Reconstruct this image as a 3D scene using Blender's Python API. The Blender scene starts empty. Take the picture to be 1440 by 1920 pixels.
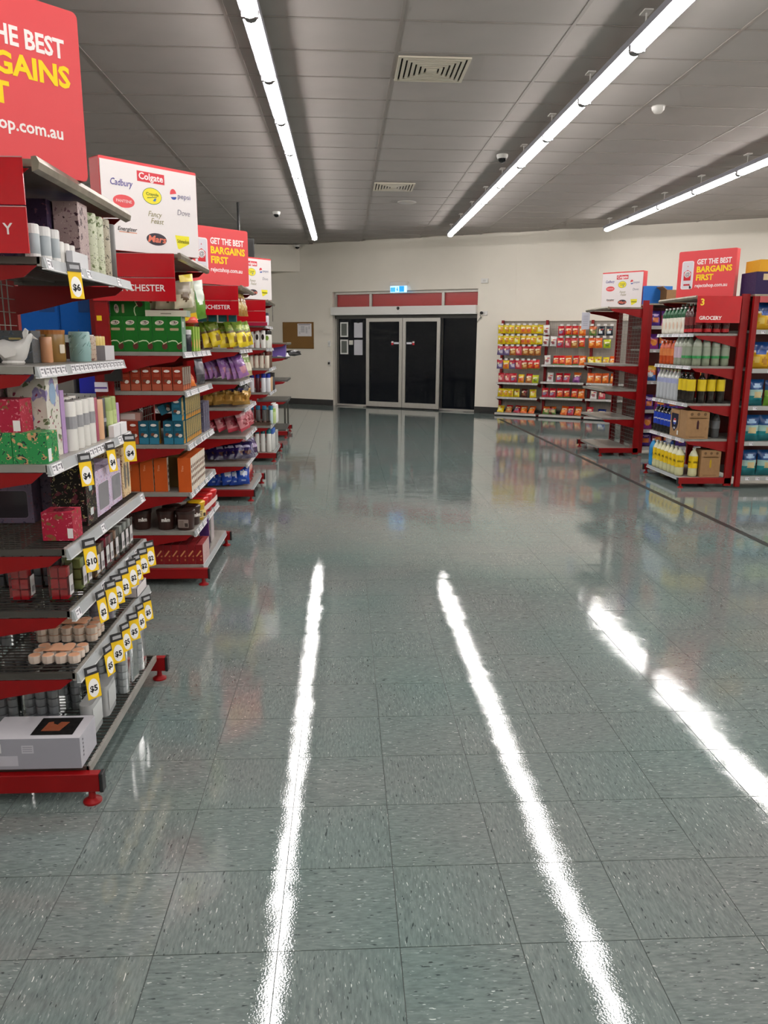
import bpy, bmesh, math, random
from mathutils import Matrix, Vector
random.seed(7)
scene = bpy.context.scene
COL = scene.collection
PI = math.pi

# ---------------------------------------------------------------- camera
CAM_H = 1.4805
yaw, pitch, roll = 0.05188, 0.21711, 0.00702
fwd = Vector((math.sin(yaw)*math.cos(pitch), math.cos(yaw)*math.cos(pitch), -math.sin(pitch)))
rgt = Vector((math.cos(yaw), -math.sin(yaw), 0))
upv = rgt.cross(fwd)
r2 = rgt*math.cos(roll) + upv*math.sin(roll)
u2 = -rgt*math.sin(roll) + upv*math.cos(roll)
cam = bpy.data.objects.new('camera', bpy.data.cameras.new('camera'))
COL.objects.link(cam)
cam.matrix_world = Matrix(((r2.x, u2.x, -fwd.x, 0), (r2.y, u2.y, -fwd.y, 0), (r2.z, u2.z, -fwd.z, CAM_H), (0, 0, 0, 1)))
cam.data.sensor_fit = 'HORIZONTAL'
cam.data.sensor_width = 36.0
cam.data.lens = 1450.0*36.0/1440.0
cam.data.clip_start = 0.02
scene.camera = cam

# ---------------------------------------------------------------- world (night outside) and exposure
w = bpy.data.worlds.new('night'); scene.world = w; w.use_nodes = True
w.node_tree.nodes['Background'].inputs[0].default_value = (0.004, 0.005, 0.008, 1)
w.node_tree.nodes['Background'].inputs[1].default_value = 1.0
vs = scene.view_settings
vs.view_transform = 'Standard'; vs.look = 'None'; vs.gamma = 1.0; vs.use_curve_mapping = False
vs.exposure = 0.2
cy = scene.cycles
cy.max_bounces = 5; cy.diffuse_bounces = 3; cy.glossy_bounces = 3; cy.transmission_bounces = 4; cy.transparent_max_bounces = 12
cy.caustics_reflective = False; cy.caustics_refractive = False; cy.blur_glossy = 0.2; cy.sample_clamp_indirect = 6.0
cy.use_adaptive_sampling = True; cy.adaptive_threshold = 0.08; cy.adaptive_min_samples = 12
LAMP = 33.0            # radiance of the ceiling battens' diffusers
# rows of ceiling battens: x, first y, last y
LIGHT_Z = 3.47
LIGHT_ROWS = ((-5.9, -3.9, 15.6), (-0.575, -3.9, 16.2), (2.02, -3.9, 15.4), (4.70, -3.9, 14.4), (7.36, -3.9, 12.9))

# ---------------------------------------------------------------- materials
def lin(c):
    c = c.lstrip('#')
    v = [int(c[i:i+2], 16)/255.0 for i in (0, 2, 4)]
    return tuple(x/12.92 if x <= 0.04045 else ((x+0.055)/1.055)**2.4 for x in v) + (1.0,)

MATS = {}
def new_mat(name):
    m = bpy.data.materials.new(name); m.use_nodes = True
    nt = m.node_tree
    return m, nt, nt.nodes['Principled BSDF']
def N(nt, t, **kw):
    n = nt.nodes.new(t)
    for k, v in kw.items(): setattr(n, k, v)
    return n
def ramp(nt, stops, interp='LINEAR'):
    n = nt.nodes.new('ShaderNodeValToRGB'); cr = n.color_ramp; cr.interpolation = interp
    while len(cr.elements) > 1: cr.elements.remove(cr.elements[0])
    cr.elements[0].position = stops[0][0]; cr.elements[0].color = stops[0][1]
    for p, c in stops[1:]:
        e = cr.elements.new(p); e.color = c
    return n
KIND = {'c': (0.55, 0, 0.3), 'f': (0.24, 0, 0.6), 'p': (0.32, 0, 0.5), 'm': (0.34, 1, 0.5), 's': (0.16, 0, 0.6), 'r': (0.85, 0, 0.2)}
def mat(key):
    """'#rrggbb/k' with k a finish (card, foil, plastic, metal, shiny, rough), or the name of a special material."""
    if key in MATS: return MATS[key]
    if key.startswith('fl:'): m = floral(key)
    elif key.startswith('#'):
        h, k = (key.split('/') + ['c'])[:2]
        m, nt, b = new_mat('print_' + h[1:] + '_' + k)
        if k == 'x':                                   # clear plastic, tinted
            out = nt.nodes['Material Output']; nt.nodes.remove(b)
            tr = N(nt, 'ShaderNodeBsdfTransparent'); tr.inputs[0].default_value = lin(h)
            gl = N(nt, 'ShaderNodeBsdfGlossy'); gl.inputs['Roughness'].default_value = 0.09
            fr = N(nt, 'ShaderNodeFresnel'); fr.inputs[0].default_value = 1.5
            ma = N(nt, 'ShaderNodeMath', operation='MULTIPLY_ADD'); ma.inputs[1].default_value = 0.8; ma.inputs[2].default_value = 0.07
            nt.links.new(fr.outputs[0], ma.inputs[0])
            mx = N(nt, 'ShaderNodeMixShader')
            nt.links.new(ma.outputs[0], mx.inputs[0]); nt.links.new(tr.outputs[0], mx.inputs[1]); nt.links.new(gl.outputs[0], mx.inputs[2])
            nt.links.new(mx.outputs[0], out.inputs[0])
        else:
            r, me, sp = KIND[k]
            b.inputs['Base Color'].default_value = lin(h)
            b.inputs['Roughness'].default_value = r; b.inputs['Metallic'].default_value = me
            b.inputs['Specular IOR Level'].default_value = sp
            if k in 'cr':
                tc = N(nt, 'ShaderNodeTexCoord'); no = N(nt, 'ShaderNodeTexNoise'); no.inputs['Scale'].default_value = 55
                nt.links.new(tc.outputs['Object'], no.inputs['Vector'])
                rp = ramp(nt, [(0.3, (r-.08,)*3 + (1,)), (0.7, (r+.08,)*3 + (1,))])
                nt.links.new(no.outputs['Fac'], rp.inputs[0]); nt.links.new(rp.outputs[0], b.inputs['Roughness'])
    else:
        raise KeyError(key)
    MATS[key] = m
    return m
def floral(key):
    """'fl:base:c1:c2:c3:scale' printed flower pattern on card."""
    p = key.split(':'); cols = [lin('#'+x) for x in p[1:5]]; sc = float(p[5])
    m, nt, b = new_mat('floral_' + '_'.join(p[1:5]))
    tc = N(nt, 'ShaderNodeTexCoord')
    nz = N(nt, 'ShaderNodeTexNoise'); nz.inputs['Scale'].default_value = sc*1.4; nz.inputs['Detail'].default_value = 2
    mp = N(nt, 'ShaderNodeMixRGB', blend_type='ADD'); mp.inputs[0].default_value = 0.06
    nt.links.new(tc.outputs['Object'], nz.inputs['Vector'])
    nt.links.new(tc.outputs['Object'], mp.inputs[1]); nt.links.new(nz.outputs['Color'], mp.inputs[2])
    prev = None
    col = N(nt, 'ShaderNodeRGB'); col.outputs[0].default_value = cols[0]; prev = col.outputs[0]
    for i, (c, s, lo, hi) in enumerate(((cols[1], 1.0, .26, .30), (cols[2], 1.9, .22, .26), (cols[3], 3.1, .15, .2))):
        vo = N(nt, 'ShaderNodeTexVoronoi'); vo.inputs['Scale'].default_value = sc*s
        ad = N(nt, 'ShaderNodeVectorMath', operation='ADD'); ad.inputs[1].default_value = (i*3.7, i*1.3, i*2.1)
        nt.links.new(mp.outputs[0], ad.inputs[0]); nt.links.new(ad.outputs[0], vo.inputs['Vector'])
        n2 = N(nt, 'ShaderNodeTexNoise'); n2.inputs['Scale'].default_value = sc*5
        nt.links.new(ad.outputs[0], n2.inputs['Vector'])
        ma = N(nt, 'ShaderNodeMath', operation='MULTIPLY_ADD'); ma.inputs[1].default_value = 0.35; ma.inputs[2].default_value = -0.17
        nt.links.new(n2.outputs['Fac'], ma.inputs[0])
        sm = N(nt, 'ShaderNodeMath', operation='ADD')
        nt.links.new(vo.outputs['Distance'], sm.inputs[0]); nt.links.new(ma.outputs[0], sm.inputs[1])
        rp = ramp(nt, [(lo, (1, 1, 1, 1)), (hi, (0, 0, 0, 1))])
        nt.links.new(sm.outputs[0], rp.inputs[0])
        mx = N(nt, 'ShaderNodeMixRGB'); mx.inputs[2].default_value = c
        nt.links.new(rp.outputs[0], mx.inputs[0]); nt.links.new(prev, mx.inputs[1]); prev = mx.outputs[0]
    nt.links.new(prev, b.inputs['Base Color']); b.inputs['Roughness'].default_value = 0.45
    b.inputs['Specular IOR Level'].default_value = 0.35
    return m
def spec(name, color, rough, metal=0, noise=None, bump=None, ior=0.5):
    """special named material with optional colour noise (scale, amount) and bump (scale, strength)."""
    m, nt, b = new_mat(name)
    b.inputs['Roughness'].default_value = rough; b.inputs['Metallic'].default_value = metal
    b.inputs['Specular IOR Level'].default_value = ior
    b.inputs['Base Color'].default_value = lin(color)
    tc = N(nt, 'ShaderNodeTexCoord')
    if noise:
        no = N(nt, 'ShaderNodeTexNoise'); no.inputs['Scale'].default_value = noise[0]; no.inputs['Detail'].default_value = 4
        nt.links.new(tc.outputs['Object'], no.inputs['Vector'])
        c = lin(color); a = noise[1]
        rp = ramp(nt, [(0.3, tuple(x*(1-a) for x in c[:3]) + (1,)), (0.7, tuple(min(1, x*(1+a)) for x in c[:3]) + (1,))])
        nt.links.new(no.outputs['Fac'], rp.inputs[0]); nt.links.new(rp.outputs[0], b.inputs['Base Color'])
    if bump:
        no = N(nt, 'ShaderNodeTexNoise'); no.inputs['Scale'].default_value = bump[0]; no.inputs['Detail'].default_value = 3
        nt.links.new(tc.outputs['Object'], no.inputs['Vector'])
        bp = N(nt, 'ShaderNodeBump'); bp.inputs['Strength'].default_value = bump[1]; bp.inputs['Distance'].default_value = 0.01
        nt.links.new(no.outputs['Fac'], bp.inputs['Height']); nt.links.new(bp.outputs[0], b.inputs['Normal'])
    MATS[name] = m
    return m
def emit(name, color, strength):
    m, nt, b = new_mat(name)
    b.inputs['Base Color'].default_value = lin(color); b.inputs['Emission Color'].default_value = lin(color)
    b.inputs['Emission Strength'].default_value = strength
    MATS[name] = m
    return m
RED = spec('red_steel', '#880207', 0.42, noise=(9, .08), ior=.38).name
REDP = spec('red_panel', '#bd1220', 0.16, noise=(4, .04), ior=.6).name
REDS = spec('sign_red', '#da3f44', 0.42, ior=.4).name
GREY = spec('shelf_grey', '#8b8882', 0.38, noise=(14, .1)).name
STEEL = spec('galvanised', '#938d7f', 0.36, .75, noise=(16, .18)).name
WIRE = spec('wire_steel', '#5c5854', 0.35, .6).name
DARK = spec('dark_plastic', '#1d1d1f', 0.4).name
STRIP = spec('strip_plastic', '#a9adb0', 0.22, ior=.6).name
ALU = spec('aluminium', '#b7b5b0', 0.38, .6, noise=(20, .05)).name
WALLM = spec('wall_paint', '#ece6da', 0.75, noise=(1.1, .035), bump=(60, .03), ior=.25).name
WHITE = spec('white_metal', '#e2e0dc', 0.4).name
SKIRT = spec('skirting', '#2c2c2c', 0.4).name
CORK = spec('cork', '#8a6536', 0.9, noise=(180, .3)).name
BROWN = spec('cardboard', '#9a7650', 0.8, noise=(30, .06)).name
WHT = '#e9e7e2/c'

# ---------------------------------------------------------------- mesh building
class MB:
    def __init__(s): s.v = []; s.f = []; s.k = []
    def poly(s, pts, key):
        i = len(s.v); s.v += [tuple(p) for p in pts]; s.f.append(tuple(range(i, i+len(pts)))); s.k.append(key); return s
    def box(s, x0, x1, y0, y1, z0, z1, key, **fk):
        i = len(s.v)
        s.v += [(x0,y0,z0),(x1,y0,z0),(x1,y1,z0),(x0,y1,z0),(x0,y0,z1),(x1,y0,z1),(x1,y1,z1),(x0,y1,z1)]
        for n, q in (('bottom',(0,3,2,1)),('top',(4,5,6,7)),('front',(0,1,5,4)),('right',(1,2,6,5)),('back',(2,3,7,6)),('left',(3,0,4,7))):
            s.f.append(tuple(i+a for a in q)); s.k.append(fk.get(n, key))
        return s
    def prism(s, pts, axis, a, b, key):
        """2D polygon (counter-clockwise) extruded along an axis: axis y -> pts are (x,z); x -> (y,z); z -> (x,y)."""
        def P(p, t): return (p[0], t, p[1]) if axis == 'y' else (t, p[0], p[1]) if axis == 'x' else (p[0], p[1], t)
        n = len(pts); i = len(s.v)
        s.v += [P(p, a) for p in pts] + [P(p, b) for p in pts]
        s.f.append(tuple(i+j for j in range(n))); s.f.append(tuple(i+n+j for j in reversed(range(n)))); s.k += [key, key]
        for j in range(n):
            s.f.append((i+j, i+n+j, i+n+(j+1) % n, i+(j+1) % n)); s.k.append(key)
        return s
    def lathe(s, prof, key, seg=14, c=(0, 0)):
        """prof [(r,z)...] from bottom to top; key a string or f(band, seg)."""
        i = len(s.v)
        for r, z in prof:
            for j in range(seg):
                a = 2*PI*j/seg; s.v.append((c[0]+r*math.cos(a), c[1]+r*math.sin(a), z))
        for b in range(len(prof)-1):
            for j in range(seg):
                q = (i+b*seg+j, i+b*seg+(j+1) % seg, i+(b+1)*seg+(j+1) % seg, i+(b+1)*seg+j)
                s.f.append(q); s.k.append(key if isinstance(key, str) else key(b, j))
        s.f.append(tuple(i+j for j in reversed(range(seg)))); s.k.append(key if isinstance(key, str) else key(0, 0))
        e = i+(len(prof)-1)*seg
        s.f.append(tuple(e+j for j in range(seg))); s.k.append(key if isinstance(key, str) else key(len(prof)-2, 0))
        return s
    def tube(s, p0, p1, r, key, seg=5):
        p0 = Vector(p0); p1 = Vector(p1); d = (p1-p0).normalized()
        a = d.orthogonal().normalized(); b = d.cross(a); i = len(s.v)
        for p in (p0, p1):
            for j in range(seg):
                t = 2*PI*j/seg; q = p+(a*math.cos(t)+b*math.sin(t))*r; s.v.append(tuple(q))
        for j in range(seg):
            s.f.append((i+j, i+(j+1) % seg, i+seg+(j+1) % seg, i+seg+j)); s.k.append(key)
        s.f.append(tuple(i+j for j in reversed(range(seg)))); s.f.append(tuple(i+seg+j for j in range(seg))); s.k += [key, key]
        return s
    def path(s, pts, r, key, seg=5):
        for a, b in zip(pts[:-1], pts[1:]): s.tube(a, b, r, key, seg)
        return s
    def rect(s, face, at, a0, a1, b0, b1, key):
        """flat print on a face: front/back a=x b=z; right/left a=y b=z; top a=x b=y."""
        if face == 'front': p = [(a0,at,b0),(a1,at,b0),(a1,at,b1),(a0,at,b1)]
        elif face == 'right': p = [(at,a0,b0),(at,a1,b0),(at,a1,b1),(at,a0,b1)]
        elif face == 'left': p = [(at,a1,b0),(at,a0,b0),(at,a0,b1),(at,a1,b1)]
        else: p = [(a0,b0,at),(a1,b0,at),(a1,b1,at),(a0,b1,at)]
        return s.poly(p, key)
    def oval(s, face, at, ca, cb, ra, rb, key, n=18, tilt=0, lo=0, hi=2*PI):
        full = abs(hi-lo-2*PI) < 1e-6
        pts = []
        for j in range(n):
            t = lo+(hi-lo)*j/(n if full else n-1)
            a = ra*math.cos(t); b = rb*math.sin(t)
            pts.append((ca+a*math.cos(tilt)-b*math.sin(tilt), cb+a*math.sin(tilt)+b*math.cos(tilt)))
        return s.shape(face, at, pts, key)
    def shape(s, face, at, pts, key):
        if face == 'front': p = [(a, at, b) for a, b in pts]
        elif face == 'right': p = [(at, a, b) for a, b in pts]
        elif face == 'left': p = [(at, a, b) for a, b in reversed(pts)]
        else: p = [(a, b, at) for a, b in pts]
        return s.poly(p, key)
    def mesh(s, name, smooth=False, bevel=0):
        me = bpy.data.meshes.new(name); me.from_pydata(s.v, [], s.f)
        keys = []
        for k in s.k:
            if k not in keys: keys.append(k)
        for k in keys: me.materials.append(MATS[k] if k in MATS else mat(k))
        ix = {k: n for n, k in enumerate(keys)}
        me.polygons.foreach_set('material_index', [ix[k] for k in s.k])
        if bevel:
            bm = bmesh.new(); bm.from_mesh(me)
            bmesh.ops.bevel(bm, geom=list(bm.edges), offset=bevel, segments=1, affect='EDGES', profile=0.5)
            bm.to_mesh(me); bm.free()
        if smooth:
            me.polygons.foreach_set('use_smooth', [True]*len(me.polygons))
            try: me.set_sharp_from_angle(angle=math.radians(42))
            except Exception: pass
        me.update()
        return me
    def build(s, name, parent=None, loc=(0, 0, 0), rz=0, smooth=False, bevel=0):
        return link(name, s.mesh(name, smooth, bevel), parent, loc, rz)
def link(name, me, parent=None, loc=(0, 0, 0), rz=0):
    o = bpy.data.objects.new(name, me); COL.objects.link(o)
    o.location = loc; o.rotation_euler = (0, 0, rz)
    if parent: o.parent = parent
    return o
def tag(o, label, cat, group=None):
    o['label'] = label; o['category'] = cat
    if group: o['group'] = group
    return o
def thing(name, label, cat, loc=(0, 0, 0), rz=0, group=None):
    return tag(link(name, None, None, loc, rz), label, cat, group)
def struct(o): o['kind'] = 'structure'; return o
def dup(o, loc=None, rz=None, parent=None):
    c = o.copy(); COL.objects.link(c)
    if loc is not None: c.location = loc
    if rz is not None: c.rotation_euler = (c.rotation_euler[0], c.rotation_euler[1], rz)
    if parent: c.parent = parent
    for ch in list(o.children):
        k = ch.copy(); COL.objects.link(k); k.parent = c
        for g in list(ch.children):
            h = g.copy(); COL.objects.link(h); h.parent = k
    return c
def settle(o, z):
    """lower or raise a tilted thing so that its lowest point rests at height z."""
    if o.data is None: return
    R = o.rotation_euler.to_matrix()
    o.location.z = z+.0006-min((R @ v.co).z for v in o.data.vertices)
ORD = 'first second third fourth fifth sixth seventh eighth ninth tenth eleventh twelfth thirteenth fourteenth fifteenth sixteenth seventeenth eighteenth nineteenth twentieth'.split()
def row(proto, spots, fmt, cat, group=None, ords=None):
    """spots [(x,y,z,rz[,tilt])]; the prototype takes the first spot; fmt has {o} for the ordinal."""
    out = []
    card = cat == 'price card'
    for i, sp in enumerate(spots):
        o = proto if i == 0 else dup(proto)
        o.location = sp[:3]; o.rotation_euler = (sp[4] if len(sp) > 4 else 0, sp[5] if len(sp) > 5 else 0, sp[3] if len(sp) > 3 else 0)
        if len(sp) > 4 and not card: settle(o, sp[2])
        tag(o, fmt.format(o=(ords or ORD)[i]), cat, group); out.append(o)
    return out
TXT = {}
def text(s, size, key, parent, loc, face='front', bold=0.0, align='LEFT', sx=1.0, shear=0.0, name='lettering', tilt=0.0, fit=None):
    """flat lettering as a mesh part; the text's baseline start (or centre) is at loc."""
    ck = (s, size, key, face, bold, align, sx, shear, tilt, fit)
    if ck not in TXT:
        cu = bpy.data.curves.new('t', 'FONT'); cu.body = s; cu.size = size; cu.align_x = align; cu.offset = bold*size
        cu.extrude = 0.0004; cu.resolution_u = 2; cu.shear = shear
        o = bpy.data.objects.new('t', cu); COL.objects.link(o)
        dg = bpy.context.evaluated_depsgraph_get()
        me = bpy.data.meshes.new_from_object(o.evaluated_get(dg)); me.name = 'lettering'
        bpy.data.objects.remove(o); bpy.data.curves.remove(cu)
        if fit:
            xs = [v.co.x for v in me.vertices]; sx = fit/max(1e-6, max(xs)-min(xs))
        M = Matrix.Rotation(tilt, 4, 'Z') @ Matrix.Diagonal((sx, 1, 1, 1))
        R = {'front': Matrix.Rotation(PI/2, 4, 'X'), 'right': Matrix.Rotation(PI/2, 4, 'Z') @ Matrix.Rotation(PI/2, 4, 'X'),
             'left': Matrix.Rotation(-PI/2, 4, 'Z') @ Matrix.Rotation(PI/2, 4, 'X'), 'top': Matrix.Identity(4)}[face]
        me.transform(R @ M); me.materials.clear(); me.materials.append(MATS[key] if key in MATS else mat(key))
        TXT[ck] = me
    return link(name, TXT[ck], parent, loc)
# ================================================================ the setting
CEIL = 3.64
TH = math.atan(0.57)                                   # the back wall runs at an angle
TV = Vector((math.cos(TH), -math.sin(TH), 0)); NV = Vector((math.sin(TH), math.cos(TH), 0)); P0 = Vector((0, 18.2, 0))
def wp(u, d, z=0.0):
    """point by the back wall: u along it, d in front of it."""
    p = P0+TV*u-NV*d
    return (p.x, p.y, z)
# ---- vinyl floor
def floor_mat():
    m, nt, b = new_mat('vinyl_tile'); L = nt.links.new
    uv = N(nt, 'ShaderNodeUVMap'); oi = N(nt, 'ShaderNodeObjectInfo')
    mu = N(nt, 'ShaderNodeVectorMath', operation='MULTIPLY_ADD'); mu.inputs[1].default_value = (1, 1, 1)
    sc = N(nt, 'ShaderNodeMath', operation='MULTIPLY'); sc.inputs[1].default_value = 37.0
    L(oi.outputs['Random'], sc.inputs[0]); L(uv.outputs[0], mu.inputs[0]); L(sc.outputs[0], mu.inputs[2])
    def tex(sx, sy, det=2.0, off=0.0):
        mp = N(nt, 'ShaderNodeMapping'); mp.inputs['Scale'].default_value = (sx, sy, 1); mp.inputs['Location'].default_value = (off, off*.7, 0)
        no = N(nt, 'ShaderNodeTexNoise'); no.inputs['Scale'].default_value = 1.0; no.inputs['Detail'].default_value = det
        L(mu.outputs[0], mp.inputs[0]); L(mp.outputs[0], no.inputs['Vector']); return no
    g1 = tex(34, 150, 3); g2 = tex(52, 200, 1, 5.3); g3 = tex(36, 150, 1, 11.7); g4 = tex(44, 210, 1, 23.1)
    r1 = ramp(nt, [(0.28, lin('#667070')), (0.5, lin('#747e7d')), (0.72, lin('#828b89'))]); L(g1.outputs['Fac'], r1.inputs[0])
    def over(prev, tx, lo, hi, c):
        r = ramp(nt, [(lo, (0, 0, 0, 1)), (hi, (1, 1, 1, 1))]); L(tx.outputs['Fac'], r.inputs[0])
        mx = N(nt, 'ShaderNodeMixRGB'); mx.inputs[2].default_value = lin(c); L(r.outputs[0], mx.inputs[0]); L(prev, mx.inputs[1]); return mx.outputs[0]
    c = over(r1.outputs[0], g2, .68, .74, '#9ea5a3')
    c = over(c, g3, .70, .74, '#424a4b')
    c = over(c, g4, .745, .775, '#dfe1de')
    # slow variation of tone from tile to tile and over the floor
    tcw = N(nt, 'ShaderNodeNewGeometry')
    big = N(nt, 'ShaderNodeTexNoise'); big.inputs['Scale'].default_value = 0.9; L(tcw.outputs['Position'], big.inputs['Vector'])
    rb = ramp(nt, [(0.35, lin('#fbf5f3')), (0.65, lin('#e6f6f2'))]); L(big.outputs['Fac'], rb.inputs[0])
    m2 = N(nt, 'ShaderNodeMixRGB', blend_type='MULTIPLY'); m2.inputs[0].default_value = 1; L(c, m2.inputs[1]); L(rb.outputs[0], m2.inputs[2])
    L(m2.outputs[0], b.inputs['Base Color'])
    # worn polish: roughness in patches, slight waviness
    pr = N(nt, 'ShaderNodeTexNoise'); pr.inputs['Scale'].default_value = 2.2; pr.inputs['Detail'].default_value = 5; L(tcw.outputs['Position'], pr.inputs['Vector'])
    rr = ramp(nt, [(0.35, (.012,)*3+(1,)), (0.7, (.03,)*3+(1,))]); L(pr.outputs['Fac'], rr.inputs[0])
    # scuffed patch where the trolleys turn, on the right
    vm = N(nt, 'ShaderNodeVectorMath', operation='DISTANCE'); vm.inputs[1].default_value = (2.45, 3.5, 0); L(tcw.outputs['Position'], vm.inputs[0])
    sw = ramp(nt, [(0.25, (.085,)*3+(1,)), (0.95, (0, 0, 0, 1))]); dv = N(nt, 'ShaderNodeMath', operation='MULTIPLY'); dv.inputs[1].default_value = 0.55
    L(vm.outputs['Value'], dv.inputs[0]); L(dv.outputs[0], sw.inputs[0])
    sa = N(nt, 'ShaderNodeMath', operation='ADD'); L(rr.outputs[0], sa.inputs[0]); L(sw.outputs[0], sa.inputs[1]); L(sa.outputs[0], b.inputs['Roughness'])
    w1 = N(nt, 'ShaderNodeTexNoise'); w1.inputs['Scale'].default_value = 4.2; w1.inputs['Detail'].default_value = 2.0; L(tcw.outputs['Position'], w1.inputs['Vector'])
    w2 = N(nt, 'ShaderNodeTexNoise'); w2.inputs['Scale'].default_value = 190.0; w2.inputs['Detail'].default_value = 2.0; L(tcw.outputs['Position'], w2.inputs['Vector'])
    b1 = N(nt, 'ShaderNodeBump'); b1.inputs['Strength'].default_value = 0.12; b1.inputs['Distance'].default_value = 0.01; L(w1.outputs['Fac'], b1.inputs['Height'])
    b2 = N(nt, 'ShaderNodeBump'); b2.inputs['Strength'].default_value = 0.08; b2.inputs['Distance'].default_value = 0.0012; L(w2.outputs['Fac'], b2.inputs['Height'])
    L(b1.outputs[0], b2.inputs['Normal']); L(b2.outputs[0], b.inputs['Normal'])
    b.inputs['Specular IOR Level'].default_value = 0.95
    MATS['vinyl_tile'] = m
floor_mat()
spec('tile_joint', '#3b4341', 0.7)
XL, XR, YB = -8.0, 9.0, -5.0
def wall_y(x): return 18.2-0.57*x
floor = struct(MB().prism([(XL, YB), (XR, YB), (XR, wall_y(XR)+.3), (XL, wall_y(XL)+.3)], 'z', -0.2, -0.0012, 'tile_joint').build('floor'))
TS = 0.3048; TX0, TY0 = 0.1336, 2.2595; G = 0.0011
def tile_data(me, uvs):
    ul = me.uv_layers.new(name='UVMap')
    for li, l in enumerate(me.loops): ul.data[li].uv = uvs[l.vertex_index]
def tile_verts(x0, y0, x1, y1): return [(x0,y0,-.0011),(x1,y0,-.0011),(x1,y1,-.0011),(x0,y1,-.0011),(x0,y0,0),(x1,y0,0),(x1,y1,0),(x0,y1,0)]
tb = MB(); h = TS/2-G
tb.box(-h, h, -h, h, -.0011, 0, 'vinyl_tile')
tme = tb.mesh('floor_tile'); tile_data(tme, [(v[0], v[1]) for v in tb.v])
cells = []
for i in range(-28, 31):
    for j in range(-26, 68):
        x = TX0+(i+.5)*TS; y = TY0+(j+.5)*TS
        if XL+.2 < x < XR-.2 and YB+.2 < y < wall_y(x)-.05:
            # in the picture: between the shelf ends and in front of the camera
            px = 639+1450*x/max(y, .1)
            vis = y > 1.62 and -40 < px < 1500 and -0.95-.5 < x
            cells.append((0 if vis else 1, y, x, i, j))
cells.sort()
sv = MB(); suv = []
for n, (inv, y, x, i, j) in enumerate(cells):
    turned = (i+j+1) % 2
    if n < 300 and not inv:
        t = link('floor_tile', tme, floor, (x, y, 0), PI/2 if turned else 0)
    else:
        sv.box(x-h, x+h, y-h, y+h, -.0011, 0, 'vinyl_tile')
        rx, ry = random.random()*50, random.random()*50
        for v in sv.v[-8:]: suv.append((v[1]+rx, v[0]+ry) if turned else (v[0]+rx, v[1]+ry))
sme = sv.mesh('floor_tile_field'); tile_data(sme, suv)
ft = link('floor_tile_field', sme, floor); ft['kind'] = 'stuff'
# dark strip let into the floor on the right
struct(MB().prism([(3.03, 15.15), (3.165, 5.0), (3.20, 2.5), (3.255, 2.5), (3.22, 5.0), (3.085, 15.15)], 'z', 0.0, 0.0022, SKIRT).build('trim_1'))

# ---- ceiling: lay-in tiles 1.2 x 0.6 in a metal grid
spec('ceiling_tile', '#b3aca8', 0.85, noise=(2.5, .03), bump=(220, .05), ior=.2)
spec('ceiling_grid', '#9a928c', 0.45, ior=.4)
ceiling = struct(MB().prism([(XL, YB), (XR, YB), (XR, wall_y(XR)+.3), (XL, wall_y(XL)+.3)], 'z', CEIL+.02, CEIL+.25, 'ceiling_grid').build('ceiling'))
cme = MB().box(-.588, .588, -.288, .288, 0, .018, 'ceiling_tile').mesh('ceiling_tile')
cf = MB(); grid = MB()
CX0, CY0 = 0.405, 5.915
for i in range(-8, 8):
    x0 = CX0+1.2*i
    if XL < x0 < XR: grid.box(x0-.012, x0+.012, YB, wall_y(x0), CEIL-.004, CEIL+.02, 'ceiling_grid')
    for j in range(-19, 29):
        y0 = CY0+.604*j
        xc, yc = x0+.6, y0+.302
        if not (XL+.5 < xc < XR-.5 and yc > YB): continue
        if yc > wall_y(xc)-.1: continue
        px = 639+1450*xc/max(yc, .1)
        if yc > 5.0 and -150 < px < 1560:
            link('ceiling_tile', cme, ceiling, (xc, yc, CEIL))
        else:
            cf.box(xc-.588, xc+.588, yc-.288, yc+.288, CEIL, CEIL+.018, 'ceiling_tile')
for j in range(-18, 29):
    y0 = CY0+.604*j
    xe = min(XR, (18.2-y0)/.57)
    grid.box(XL, xe, y0-.011, y0+.011, CEIL-.0035, CEIL+.02, 'ceiling_grid')
cfo = cf.build('ceiling_tile_field', ceiling); cfo['kind'] = 'stuff'
gro = grid.build('ceiling_grid', ceiling); gro['kind'] = 'stuff'

# ---- walls
OU0, OU1, OZ = -0.30, 3.215, 2.57                      # the doorway in the back wall
wb = MB()
def wbox(u0, u1, z0, z1): wb.box(u0, u1, 0, .28, z0, z1, WALLM)
wbox(-9.4, OU0, 0, CEIL+.1); wbox(OU1, 10.6, 0, CEIL+.1); wbox(OU0, OU1, OZ, CEIL+.1)
struct(wb.build('wall_back', None, P0, -TH))
struct(MB().box(XL-.2, XL, YB, 23.2, 0, CEIL+.1, WALLM).build('wall_left'))
struct(MB().box(XR, XR+.2, YB, 13.4, 0, CEIL+.1, WALLM).build('wall_right'))
struct(MB().box(XL, XR, YB-.2, YB, 0, CEIL+.1, WALLM).build('wall_rear'))
struct(MB().prism([(XL, 18.78), (-0.985, 18.78), (-1.6, 19.1), (XL, 22.7)], 'z', 3.05, CEIL, WALLM).build('trim_2'))
sk = MB(); sk.box(-9.0, OU0, -.018, 0, 0, .13, SKIRT); struct(sk.build('baseboard_left', None, P0, -TH))
sk = MB(); sk.box(OU1, 10.4, -.018, 0, 0, .13, SKIRT); struct(sk.build('baseboard_right', None, P0, -TH))
# cement-sheet joints of the wall
for n, u in enumerate((4.02, 5.86)):
    struct(MB().box(u-.012, u+.012, -.003, 0, 2.0, CEIL-.02, WALLM).build('trim_%d' % (n+3), None, P0, -TH))

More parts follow.
